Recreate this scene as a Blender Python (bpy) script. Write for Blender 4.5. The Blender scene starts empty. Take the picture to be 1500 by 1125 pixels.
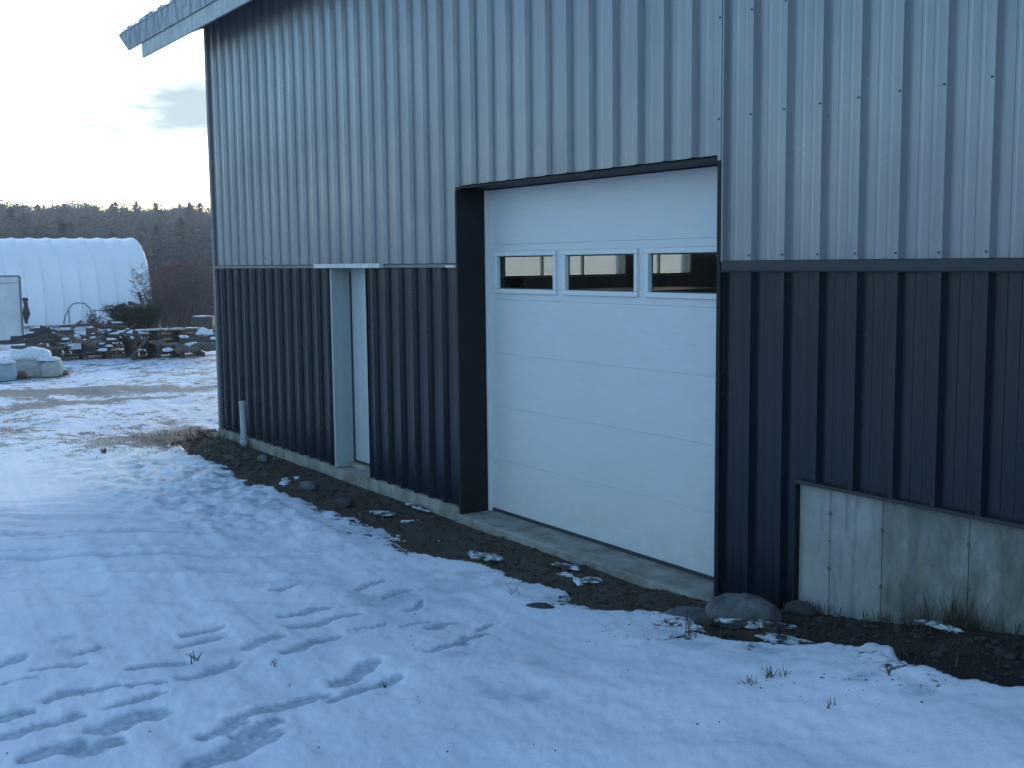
import bpy, bmesh, math, random
import numpy as np
from mathutils import Vector, Matrix
R = math.radians
random.seed(7)
C = bpy.context.scene.collection
scene = bpy.context.scene

# ------------------------------------------------------------------ camera
CAM = Vector((12.452, -4.398, 1.8826))
YAW, PITCH, ROLL, FPX = 0.97770, 0.10760, -0.0108, 1653.75
c_, s_ = math.cos, math.sin
_fwd = Vector((-s_(YAW)*c_(PITCH), c_(YAW)*c_(PITCH), -s_(PITCH)))
_r0 = Vector((c_(YAW), s_(YAW), 0)); _u0 = _r0.cross(_fwd)
_right = _r0*c_(ROLL)+_u0*s_(ROLL); _up = -_r0*s_(ROLL)+_u0*c_(ROLL)
cam_data = bpy.data.cameras.new('camera'); cam = bpy.data.objects.new('camera', cam_data); C.objects.link(cam)
cam.matrix_world = Matrix(((_right.x, _up.x, -_fwd.x, CAM.x), (_right.y, _up.y, -_fwd.y, CAM.y),
                           (_right.z, _up.z, -_fwd.z, CAM.z), (0, 0, 0, 1)))
cam_data.sensor_width = 36; cam_data.lens = 36*FPX/1500
cam_data.clip_end = 6000; cam_data.clip_start = 0.05
scene.camera = cam

# ------------------------------------------------------------------ light
SUN_DIR_ANG = 38      # degrees from -x towards +y
SUN_EL = 9
sd = Vector((-c_(R(SUN_DIR_ANG))*c_(R(SUN_EL)), s_(R(SUN_DIR_ANG))*c_(R(SUN_EL)), s_(R(SUN_EL))))
world = bpy.data.worlds.new('World'); scene.world = world; world.use_nodes = True
wn = world.node_tree.nodes; wl = world.node_tree.links; wn.clear()
sky = wn.new('ShaderNodeTexSky'); sky.sky_type = 'NISHITA'; sky.sun_disc = False
sky.sun_elevation = R(SUN_EL); sky.sun_rotation = math.atan2(sd.x, sd.y)
sky.air_density = 1.05; sky.dust_density = 0.5; sky.ozone_density = 3.2
bg = wn.new('ShaderNodeBackground'); bg.inputs[1].default_value = 0.12
wo = wn.new('ShaderNodeOutputWorld')
wtc = wn.new('ShaderNodeTexCoord'); wmp = wn.new('ShaderNodeMapping'); wmp.inputs['Scale'].default_value = (1, 1, 3.2)
wnz = wn.new('ShaderNodeTexNoise'); wnz.inputs['Scale'].default_value = 3.1; wnz.inputs['Detail'].default_value = 5
wcr = wn.new('ShaderNodeMapRange'); wcr.inputs[1].default_value = .42; wcr.inputs[2].default_value = .62
wmul = wn.new('ShaderNodeVectorMath'); wmul.operation = 'MULTIPLY_ADD'
wmix = wn.new('ShaderNodeMixRGB')
wl.new(wtc.outputs['Generated'], wmp.inputs[0]); wl.new(wmp.outputs[0], wnz.inputs[0]); wl.new(wnz.outputs[0], wcr.inputs[0])
wl.new(sky.outputs[0], wmul.inputs[0]); wmul.inputs[1].default_value = (1.35, 1.3, 1.1); wmul.inputs[2].default_value = (.6, .6, .62)
wmath = wn.new('ShaderNodeMath'); wmath.operation = 'MULTIPLY'; wmath.inputs[1].default_value = .4
wl.new(wcr.outputs[0], wmath.inputs[0])
wl.new(wmath.outputs[0], wmix.inputs[0]); wl.new(sky.outputs[0], wmix.inputs[1]); wl.new(wmul.outputs[0], wmix.inputs[2])
# one thin grey-blue cloud low over the ridge, plus broken ones elsewhere
cd = (-0.9400, 0.3146, 0.1316)
wd = wn.new('ShaderNodeVectorMath'); wd.operation = 'SUBTRACT'; wd.inputs[1].default_value = cd; wl.new(wtc.outputs['Generated'], wd.inputs[0])
wsc = wn.new('ShaderNodeVectorMath'); wsc.operation = 'MULTIPLY'; wsc.inputs[1].default_value = (15, 15, 30); wl.new(wd.outputs[0], wsc.inputs[0])
wln = wn.new('ShaderNodeVectorMath'); wln.operation = 'LENGTH'; wl.new(wsc.outputs[0], wln.inputs[0])
wn2 = wn.new('ShaderNodeTexNoise'); wn2.inputs['Scale'].default_value = 12; wn2.inputs['Detail'].default_value = 6; wl.new(wmp.outputs[0], wn2.inputs[0])
wad = wn.new('ShaderNodeMath'); wad.operation = 'MULTIPLY_ADD'; wl.new(wn2.outputs[0], wad.inputs[0]); wad.inputs[1].default_value = 3.4; wl.new(wln.outputs['Value'], wad.inputs[2])
wr2 = wn.new('ShaderNodeMapRange'); wr2.inputs[1].default_value = 1.9; wr2.inputs[2].default_value = 3.3; wr2.inputs[3].default_value = .97; wr2.inputs[4].default_value = 0; wr2.interpolation_type = 'SMOOTHSTEP'; wl.new(wad.outputs[0], wr2.inputs[0])
wm2 = wn.new('ShaderNodeMixRGB'); wl.new(wr2.outputs[0], wm2.inputs[0]); wl.new(wmix.outputs[0], wm2.inputs[1]); wm2.inputs[2].default_value = (1.25, 1.55, 1.70, 1)
wl.new(wm2.outputs[0], bg.inputs[0]); wl.new(bg.outputs[0], wo.inputs[0])
sun_data = bpy.data.lights.new('sun', 'SUN'); sun_data.energy = 0.65; sun_data.angle = R(12); sun_data.color = (1, .86, .7)
sun = bpy.data.objects.new('sun', sun_data); C.objects.link(sun)
sun.rotation_euler = sd.to_track_quat('Z', 'Y').to_euler()
scene.view_settings.view_transform = 'Standard'; scene.view_settings.look = 'None'
scene.view_settings.gamma = 1; scene.view_settings.use_curve_mapping = False
scene.view_settings.exposure = 1.92

# ------------------------------------------------------------------ noise
def _hash(ix, iy, seed):
    h = (ix.astype(np.int64)*374761393 + iy.astype(np.int64)*668265263 + seed*1442695041) & 0xffffffff
    h = ((h ^ (h >> 13))*1274126177) & 0xffffffff
    return ((h ^ (h >> 16)) & 0xffffff)/float(0xffffff)
def vn(x, y, seed=0):
    x = np.asarray(x, float); y = np.asarray(y, float)
    ix = np.floor(x); iy = np.floor(y); fx = x-ix; fy = y-iy
    fx = fx*fx*fx*(fx*(fx*6-15)+10); fy = fy*fy*fy*(fy*(fy*6-15)+10)
    a = _hash(ix, iy, seed); b = _hash(ix+1, iy, seed); c = _hash(ix, iy+1, seed); d = _hash(ix+1, iy+1, seed)
    return (a*(1-fx)+b*fx)*(1-fy)+(c*(1-fx)+d*fx)*fy
def fbm(x, y, seed=0, octv=4, gain=.5):
    r = 0; a = 1; t = 0
    for o in range(octv):
        r = r+a*vn(x*2**o+o*17.3, y*2**o-o*9.1, seed+o); t += a; a *= gain
    return r/t-.5
def sstep(a, b, x):
    t = np.clip((np.asarray(x, float)-a)/(b-a), 0, 1); return t*t*(3-2*t)

# ------------------------------------------------------------------ terrain functions
def base_h(x, y):
    x = np.asarray(x, float); y = np.asarray(y, float)
    near = np.interp(x, [-5, 0, 5, 7.4, 8.0, 8.54, 9.1, 9.5, 9.8, 10.6, 12, 30], [-.06, -.03, -.05, -.04, .015, .10, .18, .26, .31, .36, .38, .4])
    far = np.interp(x, [-5, 0, 4, 7, 9, 12, 30], [-.06, -.02, .0, .06, .16, .32, .36])
    w = sstep(-.6, -2.4, y)
    h = near*(1-w)+far*w
    D = np.hypot(x-CAM.x, y-CAM.y)
    h = h-np.interp(D, [0, 13, 20, 30, 50, 90, 5000], [0, 0, .1, .26, .6, 1.2, 1.2])
    ang = np.degrees(np.arctan2(y-CAM.y, -(x-CAM.x)))
    hill = sstep(95, 250, D)*5.6*np.interp(ang, [-180, -60, 5, 22, 60, 180], [.5, .6, 1.12, .9, .8, .5])
    return h+hill
def ray(px, py):
    d = _fwd+_right*((px-750)/FPX)+_up*((562.5-py)/FPX); return d
def at(px, py, dist):
    d = ray(px, py); return CAM+d*(dist/math.hypot(d.x, d.y))
def on_ground(px, py):
    d = ray(px, py); t = 1.0
    while t < 200:
        p = CAM+d*t
        if p.z < float(base_h(p.x, p.y)): return p
        t += .02+.002*t
    return CAM+d*t
def spot(px, dist):
    p = at(px, 500, dist); p.z = float(base_h(p.x, p.y)); return p

# ------------------------------------------------------------------ materials
def mat(name, col=(.5, .5, .5), rough=.6, metal=0, spec=.5):
    m = bpy.data.materials.new(name); m.use_nodes = True
    b = m.node_tree.nodes['Principled BSDF']
    b.inputs['Base Color'].default_value = (*col, 1); b.inputs['Roughness'].default_value = rough
    b.inputs['Metallic'].default_value = metal; b.inputs['Specular IOR Level'].default_value = spec
    return m
class NT:
    def __init__(s, m): s.m = m; s.n = m.node_tree.nodes; s.l = m.node_tree.links; s.b = s.n['Principled BSDF']; s.pos = None
    def P(s, scale=(1, 1, 1)):
        if s.pos is None: s.pos = s.n.new('ShaderNodeNewGeometry')
        mp = s.n.new('ShaderNodeMapping'); mp.inputs['Scale'].default_value = scale
        s.l.new(s.pos.outputs['Position'], mp.inputs[0]); return mp.outputs[0]
    def noise(s, sc, detail=4, stretch=(1, 1, 1), rough=.55):
        t = s.n.new('ShaderNodeTexNoise'); t.inputs['Scale'].default_value = sc; t.inputs['Detail'].default_value = detail
        t.inputs['Roughness'].default_value = rough
        s.l.new(s.P(stretch), t.inputs['Vector']); return t.outputs[0]
    def ramp(s, v, a, b, lo=0, hi=1):
        r = s.n.new('ShaderNodeMapRange'); r.inputs[1].default_value = a; r.inputs[2].default_value = b
        r.inputs[3].default_value = lo; r.inputs[4].default_value = hi; s.l.new(v, r.inputs[0]); return r.outputs[0]
    def mix(s, f, a, b):
        m = s.n.new('ShaderNodeMixRGB')
        for k, v in ((0, f), (1, a), (2, b)):
            if isinstance(v, (tuple, float, int)): m.inputs[k].default_value = (*v, 1) if isinstance(v, tuple) else v
            else: s.l.new(v, m.inputs[k])
        return m.outputs[0]
    def math(s, op, a, b):
        m = s.n.new('ShaderNodeMath'); m.operation = op
        for k, v in ((0, a), (1, b)):
            if isinstance(v, (float, int)): m.inputs[k].default_value = v
            else: s.l.new(v, m.inputs[k])
        return m.outputs[0]
    def attr(s, name):
        a = s.n.new('ShaderNodeAttribute'); a.attribute_name = name; return a.outputs['Fac']
    def color(s, v): s.l.new(v, s.b.inputs['Base Color'])
    def rough(s, v): s.l.new(v, s.b.inputs['Roughness'])
    def bump(s, v, strength=.3, dist=.01):
        b = s.n.new('ShaderNodeBump'); b.inputs['Strength'].default_value = strength; b.inputs['Distance'].default_value = dist
        s.l.new(v, b.inputs['Height']); s.l.new(b.outputs[0], s.b.inputs['Normal'])

def mottled(name, c1, c2, sc=4, rough=.6, metal=0, bump=.2, bdist=.005, stretch=(1, 1, 1), spec=.5, detail=5, lo=.35, hi=.65):
    m = mat(name, c1, rough, metal, spec); t = NT(m)
    n = t.noise(sc, detail, stretch); t.color(t.mix(t.ramp(n, lo, hi), c1, c2)); t.bump(n, bump, bdist); return m

def siding_mat(name, c1, c2, dirt, rough, spec):
    m = mat(name, c1, rough, 0, spec); t = NT(m)
    streak = t.noise(9, 4, (1, 1, .06)); cloud = t.noise(.9, 4)
    c = t.mix(t.ramp(streak, .3, .7), c1, c2); c = t.mix(t.ramp(cloud, .45, .75, 0, .35), c, dirt)
    # soil splashed up from the ground
    sp = t.n.new('ShaderNodeSeparateXYZ'); t.l.new(t.pos.outputs['Position'], sp.inputs[0])
    g = t.ramp(sp.outputs[2], .0, .5, .55, 0); g = t.math('MULTIPLY', g, t.ramp(t.noise(14, 5), .3, .7))
    c = t.mix(g, c, (.10, .085, .07) if c1[0] > .1 else (.016, .016, .018))
    t.color(c); t.rough(t.ramp(cloud, .2, .8, rough-.08, rough+.12))
    t.bump(t.noise(3.0, 2, (1, 1, .45)), .26, .03)
    return m
M = {}
M['galv'] = siding_mat('galvanised_steel', (.272, .279, .302), (.232, .24, .266), (.20, .207, .222), .3, .6)
M['galv'].node_tree.nodes['Principled BSDF'].inputs['Metallic'].default_value = .6
M['dark'] = siding_mat('charcoal_steel', (.0045, .0085, .0165), (.0062, .0112, .0205), (.008, .012, .019), .25, .46)
M['trim_dark'] = mottled('dark_trim', (.016, .018, .022), (.022, .024, .028), 6, .5, bump=.05)
M['jamb_dark'] = mottled('jamb_trim', (.006, .006, .008), (.009, .009, .010), 6, .6, bump=.05, spec=.3)
M['trim_light'] = mottled('pale_flashing', (.62, .60, .55), (.5, .49, .46), 9, .5, bump=.05)
M['corner'] = mottled('corner_trim', (.13, .125, .13), (.17, .165, .165), 6, .5, bump=.05)
m = mat('white_door_steel', (.74, .75, .74), .38, 0, .5); t = NT(m)
n1 = t.noise(26, 4, (.28, 1, 2.4)); n2 = t.noise(1.3, 4)
c = t.mix(t.ramp(n1, .35, .65), (.595, .605, .62), (.565, .575, .59)); c = t.mix(t.ramp(n2, .45, .8, 0, .5), c, (.52, .54, .53))
sp = t.n.new('ShaderNodeSeparateXYZ'); t.l.new(t.pos.outputs['Position'], sp.inputs[0])
g = t.math('MULTIPLY', t.ramp(sp.outputs[2], 0, .3, .22, 0), t.ramp(t.noise(11, 5), .35, .65)); c = t.mix(g, c, (.36, .34, .30))
t.color(c); t.bump(n1, .35, .003); M['door'] = m
M['door_trim'] = mottled('white_window_surround', (.64, .65, .65), (.60, .61, .61), 8, .4, bump=.03)
M['mandoor'] = mottled('painted_white_wood', (.44, .48, .485), (.40, .44, .445), 5, .5, bump=.1, stretch=(3, 3, .3))
M['jamb_light'] = mottled('pale_jamb', (.33, .36, .365), (.29, .32, .325), 5, .55, bump=.1, stretch=(3, 3, .3))
M['rubber'] = mat('black_rubber', (.03, .035, .04), .7)
# concrete: clean pour on the left, weathered and streaked further right
m = mat('poured_concrete', (.36, .36, .33), .85, 0, .3); t = NT(m)
n1 = t.noise(3.2, 7, (1, 1, 1), .65); n2 = t.noise(16, 6, (1, 1, .16)); n3 = t.noise(60, 3)
c = t.mix(t.ramp(n1, .35, .65), (.32, .33, .32), (.215, .22, .21)); c = t.mix(t.ramp(n2, .48, .66, 0, .65), c, (.14, .145, .135))
sp = t.n.new('ShaderNodeSeparateXYZ'); t.l.new(t.pos.outputs['Position'], sp.inputs[0])
xx = t.math('ADD', sp.outputs[0], t.ramp(t.noise(5, 5, (1, 1, .5)), .2, .8, -.2, .2))
w = t.math('MULTIPLY', t.ramp(xx, 9.0, 9.22, 0, .9), t.ramp(t.noise(6, 7, (1, 1, .45), .65), .36, .6, .2, 1)); c = t.mix(w, c, (.085, .095, .08))
hol = t.ramp(t.noise(42, 2), .70, .76, 0, .75); c = t.mix(hol, c, (.09, .09, .08))
t.color(c); t.bump(n3, .35, .004); M['concrete'] = m
M['slab'] = mottled('slab_concrete', (.31, .31, .275), (.17, .16, .135), 6, .85, bump=.4, bdist=.006, spec=.3)
# snow
m = mat('snow_surface', (.82, .83, .84), .7, 0, .15); t = NT(m)
cov = t.attr('cover'); pk = t.attr('packed')
nf = t.noise(7, 6, (1, 1, 1), .65); ng = t.noise(34, 4); nn = t.noise(1.6, 5)
c = t.mix(t.ramp(nn, .35, .7), (.81, .825, .865), (.75, .77, .81))
c = t.mix(t.ramp(t.noise(.75, 5, (1, 1, 1), .6), .42, .68, 0, .5), c, (.62, .67, .74))
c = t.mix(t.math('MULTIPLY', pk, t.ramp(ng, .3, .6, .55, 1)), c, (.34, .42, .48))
nr = t.attr('nearness'); nb = t.math('ADD', cov, t.ramp(nf, .25, .75, -.42, .42)); nb = t.math('ADD', nb, t.ramp(ng, .3, .7, -.16, .16)); nb = t.math('ADD', nb, t.ramp(t.noise(1.9, 5, (1, 1, 1), .6), .3, .7, -.28, .28))
dm = t.ramp(nb, .02, .14, 1, 0)
dirt = t.mix(t.ramp(ng, .35, .65), (.19, .175, .155), (.30, .28, .25)); dirt = t.mix(nr, dirt, (.05, .042, .035))
t.color(t.mix(dm, c, dirt)); t.rough(t.ramp(t.attr('ice'), 0, 1, .7, .4)); t.bump(t.math('ADD', ng, t.ramp(t.noise(170, 3), 0, 1, 0, .8)), .38, .008)
M['snow'] = m
m = mat('bare_soil', (.09, .07, .055), .95, 0, .2); t = NT(m)
n1 = t.noise(2.4, 6); n2 = t.noise(14, 7, (1, 1, 1), .7)
sp = t.n.new('ShaderNodeSeparateXYZ'); t.P(); t.l.new(t.pos.outputs['Position'], sp.inputs[0])
xx = t.math('ADD', sp.outputs[0], t.ramp(n1, .2, .8, -1.2, 1.2))
dry = t.mix(t.ramp(n2, .35, .65), (.10, .073, .055), (.055, .043, .035)); dark_soil = t.mix(t.ramp(n2, .35, .65), (.028, .022, .018), (.014, .012, .011))  # lighter brown soil on the left, darker brown towards the right
pale = t.mix(t.ramp(n2, .35, .65), (.17, .145, .115), (.085, .07, .055))
c = t.mix(t.ramp(xx, 8.0, 8.9, 0, .85), dry, dark_soil); c = t.mix(t.ramp(xx, 1.6, .2, 0, 1), c, pale); c = t.mix(t.ramp(n1, .5, .68, 0, .6), c, (.060, .058, .032))
t.color(c); t.bump(n2, .6, .02); M['soil'] = m
M['rock'] = mottled('granite', (.12, .128, .135), (.055, .058, .06), 13, .85, bump=.9, bdist=.02)
M['rock2'] = mottled('dark_rock', (.05, .043, .04), (.03, .027, .025), 18, .85, bump=.5, bdist=.01)
M['patch'] = mottled('old_snow', (.74, .76, .79), (.58, .61, .64), 20, .6, bump=.4, bdist=.01)
m = mat('thin_snow', (.6, .6, .6), .7, 0, .3); t = NT(m); n1 = t.noise(19, 6, (1, 1, 1), .6)
t.color(t.mix(t.ramp(n1, .44, .56), (.05, .042, .036), t.mix(t.ramp(t.noise(9, 3), .35, .65), (.42, .45, .49), (.62, .64, .67)))); t.bump(n1, .5, .01); M['thin_snow'] = m
M['pvc'] = mottled('grey_pipe', (.36, .38, .40), (.28, .30, .32), 12, .5, bump=.03)
M['film'] = mat('white_fabric_cover', (.82, .80, .80), .45); t = NT(M['film'])
t.color(t.mix(t.ramp(t.noise(.8, 4), .35, .7), (.86, .83, .83), (.80, .775, .77))); t.bump(t.noise(1.6, 3, (1, 1, .4)), .3, .05)
M['white'] = mottled('weathered_white_panel', (.62, .62, .62), (.54, .545, .55), 3, .5, bump=.05)
M['frame'] = mat('grey_frame', (.18, .19, .21), .5)
M['wood'] = mottled('dark_wood', (.055, .042, .038), (.095, .075, .065), 9, .9, bump=.4)
M['wood2'] = mottled('weathered_wood', (.085, .07, .06), (.14, .115, .09), 9, .9, bump=.4)
M['lumber'] = mottled('interior_lumber', (.22, .13, .08), (.14, .08, .055), 7, .8, stretch=(1, 1, 5))
M['bark'] = mottled('bark', (.07, .058, .05), (.11, .095, .085), 6, .95, bump=.3)
M['needle'] = mottled('conifer_needles', (.035, .05, .028), (.06, .07, .045), .25, .8, spec=.2, bump=0)
M['twig'] = mottled('bare_twigs', (.10, .082, .072), (.15, .125, .11), .2, .9, spec=.2, bump=0)
M['twig_red'] = mottled('red_twigs', (.22, .055, .045), (.15, .05, .045), .8, .8, spec=.2, bump=0)
M['twig_brown'] = mottled('brown_twigs', (.12, .075, .065), (.075, .055, .05), .8, .9, spec=.2, bump=0)
M['drygrass'] = mottled('dry_grass', (.15, .12, .075), (.075, .06, .04), 5, .9, spec=.2, bump=0)
M['weed'] = mottled('dead_weed', (.05, .04, .03), (.09, .07, .045), 8, .9, spec=.2, bump=0)
M['sack'] = mottled('woven_sack', (.46, .46, .44), (.38, .38, .36), 12, .8, bump=.3)
M['black'] = mat('black_plastic', (.02, .02, .028), .5)
M['blue'] = mottled('pale_blue_paint', (.34, .42, .48), (.28, .35, .4), 4, .35, bump=.02)
M['glass_dark'] = mat('dark_glass', (.02, .025, .03), .08)
M['yellow'] = mottled('yellow_plastic', (.42, .36, .14), (.3, .26, .12), 12, .6, bump=.1)
M['brick'] = mottled('reddish_crate', (.24, .12, .09), (.16, .09, .07), 9, .8, bump=.2)
M['inner'] = mottled('interior_board', (.10, .085, .07), (.06, .05, .045), 3, .9, bump=.1)
M['floor'] = mottled('interior_floor', (.20, .19, .18), (.14, .135, .13), 3, .8, bump=.1)
m = mottled('roof_steel', (.40, .43, .45), (.30, .33, .36), 10, .45, bump=.1); M['roof'] = m
M['gutter'] = mottled('weathered_fascia', (.17, .19, .22), (.34, .37, .39), 11, .6, bump=.3, stretch=(1.6, 1, .5), lo=.42, hi=.58)
m = mottled('frosted_fascia', (.30, .33, .335), (.43, .46, .455), 14, .55, bump=.2, stretch=(1, 1, .5)); M['fascia'] = m
def glass(name, tint, gloss):
    m = bpy.data.materials.new(name); m.use_nodes = True; n = m.node_tree.nodes; l = m.node_tree.links; n.clear()
    tr = n.new('ShaderNodeBsdfTransparent'); tr.inputs[0].default_value = (*tint, 1)
    gl = n.new('ShaderNodeBsdfGlossy'); gl.inputs['Roughness'].default_value = .03
    fr = n.new('ShaderNodeFresnel'); fr.inputs[0].default_value = gloss
    mx = n.new('ShaderNodeMixShader'); o = n.new('ShaderNodeOutputMaterial')
    l.new(fr.outputs[0], mx.inputs[0]); l.new(tr.outputs[0], mx.inputs[1]); l.new(gl.outputs[0], mx.inputs[2]); l.new(mx.outputs[0], o.inputs[0])
    return m
M['pane'] = glass('tinted_pane', (.62, .65, .64), 1.4)
m = bpy.data.materials.new('translucent_sheet'); m.use_nodes = True; n_ = m.node_tree.nodes; l_ = m.node_tree.links; n_.clear()
tl = n_.new('ShaderNodeBsdfTranslucent'); tl.inputs[0].default_value = (.62, .66, .62, 1); tp = n_.new('ShaderNodeBsdfTransparent'); tp.inputs[0].default_value = (.7, .74, .72, 1)
mx_ = n_.new('ShaderNodeMixShader'); mx_.inputs[0].default_value = .4; o_ = n_.new('ShaderNodeOutputMaterial')
l_.new(tl.outputs[0], mx_.inputs[1]); l_.new(tp.outputs[0], mx_.inputs[2]); l_.new(mx_.outputs[0], o_.inputs[0]); M['pane2'] = m

# ------------------------------------------------------------------ object helpers
def link(name, me, material=None, parent=None, loc=None):
    o = bpy.data.objects.new(name, me); C.objects.link(o)
    if material is not None and not me.materials: me.materials.append(M[material] if isinstance(material, str) else material)
    if parent is not None: o.parent = parent
    if loc is not None: o.location = loc
    return o
def tag(o, label=None, cat=None, group=None, kind=None):
    if label: o['label'] = label
    if cat: o['category'] = cat
    if group: o['group'] = group
    if kind: o['kind'] = kind
    return o
def empty(name, loc, label, cat, group=None, rz=0):
    o = bpy.data.objects.new(name, None); C.objects.link(o); o.location = loc; o.rotation_euler = (0, 0, rz)
    o.empty_display_size = .2
    return tag(o, label, cat, group)
def mesh(verts, faces, smooth=False, name='mesh'):
    me = bpy.data.meshes.new(name); me.from_pydata([tuple(v) for v in verts], [], faces); me.update()
    if smooth: me.polygons.foreach_set('use_smooth', [True]*len(me.polygons))
    return me
class MB:
    def __init__(s): s.v = []; s.f = []
    def box(s, x0, x1, y0, y1, z0, z1, rot=None, piv=None):
        b = len(s.v); P = [Vector((x, y, z)) for z in (z0, z1) for y in (y0, y1) for x in (x0, x1)]
        if rot is not None:
            piv = Vector(piv) if piv is not None else Vector(((x0+x1)/2, (y0+y1)/2, (z0+z1)/2)); P = [rot @ (p-piv)+piv for p in P]
        s.v += P; s.f += [tuple(b+i for i in q) for q in ((0, 2, 3, 1), (4, 5, 7, 6), (0, 1, 5, 4), (2, 6, 7, 3), (0, 4, 6, 2), (1, 3, 7, 5))]; return s
    def tube(s, pts, rad, n=6, cap=True):
        pts = [Vector(p) for p in pts]; rad = rad if isinstance(rad, (list, tuple)) else [rad]*len(pts); b0 = len(s.v)
        for i, p in enumerate(pts):
            d = (pts[min(i+1, len(pts)-1)]-pts[max(i-1, 0)]).normalized()
            a = d.orthogonal().normalized() if abs(d.z) > .9 else d.cross(Vector((0, 0, 1))).normalized()
            c = d.cross(a)
            for k in range(n):
                q = 2*math.pi*k/n; s.v.append(p+(a*math.cos(q)+c*math.sin(q))*rad[i])
        for i in range(len(pts)-1):
            for k in range(n):
                s.f.append((b0+i*n+k, b0+i*n+(k+1) % n, b0+(i+1)*n+(k+1) % n, b0+(i+1)*n+k))
        if cap:
            s.f.append(tuple(b0+k for k in range(n))[::-1]); s.f.append(tuple(b0+(len(pts)-1)*n+k for k in range(n)))
        return s
    def quad(s, a, b, c, d): k = len(s.v); s.v += [a, b, c, d]; s.f.append((k, k+1, k+2, k+3)); return s
    def tri(s, a, b, c): k = len(s.v); s.v += [a, b, c]; s.f.append((k, k+1, k+2)); return s
    def add(s, verts, faces): b = len(s.v); s.v += [Vector(v) for v in verts]; s.f += [tuple(b+i for i in f) for f in faces]; return s
    def mesh(s, smooth=False): return mesh(s.v, s.f, smooth)
    def build(s, name, material, parent=None, loc=None, smooth=False, bevel=0):
        o = link(name, s.mesh(smooth), material, parent, loc)
        if bevel:
            md = o.modifiers.new('bevel', 'BEVEL'); md.width = bevel; md.segments = 2; md.limit_method = 'ANGLE'
        return o
_ico = {}
def ico(sub):
    if sub not in _ico:
        bm = bmesh.new(); bmesh.ops.create_icosphere(bm, subdivisions=sub, radius=1)
        _ico[sub] = ([v.co.copy() for v in bm.verts], [tuple(v.index for v in f.verts) for f in bm.faces]); bm.free()
    return _ico[sub]
def lump(sx, sy, sz, seed=0, sub=3, rough=.25, flat=.25, freq=1.6):
    vs, fs = ico(sub); A = np.array([tuple(v) for v in vs]); rs = np.random.RandomState(seed)
    off = rs.rand(3)*50
    n = fbm(A[:, 0]*freq+off[0]+A[:, 2]*1.3, A[:, 1]*freq+off[1]-A[:, 2]*.9, seed, 4)
    n2 = fbm(A[:, 2]*freq+off[2], A[:, 0]*freq-A[:, 1]+off[0], seed+9, 3)
    A = A*(1+rough*2*(n+n2))[:, None]
    A[:, 2] = np.where(A[:, 2] < -flat, -flat+(A[:, 2]+flat)*.2, A[:, 2])
    A *= np.array([sx, sy, sz]); return [Vector(v) for v in A], fs

# ------------------------------------------------------------------ footprints (two ends on the snow and a half width in metres)
prints = []
for (ax, ay, bx, by, w) in [
    (205, 988, 268, 974, .055), (268, 1000, 345, 975, .05), (365, 950, 415, 935, .045), (418, 960, 488, 931, .045), (437, 918, 515, 902, .06),
    (413, 902, 478, 893, .05), (278, 935, 322, 924, .045), (278, 950, 322, 938, .05), (55, 990, 108, 982, .05), (110, 963, 150, 953, .03),
    (72, 1030, 165, 1011, .06), (183, 1014, 232, 1008, .03), (170, 1040, 240, 1022, .035), (2, 1089, 118, 1055, .055), (150, 1075, 222, 1048, .09),
    (115, 1110, 165, 1092, .07), (45, 1122, 100, 1102, .08), (332, 1060, 470, 1020, .045), (486, 1024, 585, 994, .05), (495, 1000, 548, 975, .06),
    (305, 1078, 350, 1063, .06), (285, 1125, 385, 1085, .085), (350, 1082, 408, 1062, .05), (632, 960, 680, 945, .045), (630, 922, 662, 910, .05),
    (515, 924, 570, 914, .022), (590, 920, 632, 910, .022), (700, 925, 725, 915, .03), (668, 945, 715, 930, .03), (0, 1062, 30, 1052, .05),
    (0, 980, 22, 972, .06), (600, 893, 625, 885, .03), (570, 880, 600, 868, .03), (0, 1010, 60, 1003, .02), (520, 865, 560, 858, .03), (395, 870, 440, 862, .035)]:
    a = on_ground(ax, ay); b = on_ground(bx, by); prints.append((a.x, a.y, b.x, b.y, w*.8))

# edge between the bare strip along the wall and the snow
EDGE = [on_ground(a, b) for a, b in [(255, 648), (330, 685), (440, 735), (540, 775), (620, 808), (700, 822), (790, 852), (850, 882), (980, 905), (1050, 935),
        (1150, 955), (1250, 963), (1330, 987), (1400, 1003), (1500, 1020)]]
EX = np.array([p.x for p in EDGE]); EY = np.array([p.y for p in EDGE]); _o = np.argsort(EX); EX = EX[_o]; EY = EY[_o]
EX = np.concatenate([[-.9, -.3], EX, [14, 20]]); EY = np.concatenate([[.6, -.25], EY, [-1.0, -1.0]])
road_a = on_ground(0, 598); road_b = on_ground(320, 572); ice_c = on_ground(45, 690)
trk = [on_ground(0, 582), on_ground(320, 566)]

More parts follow.
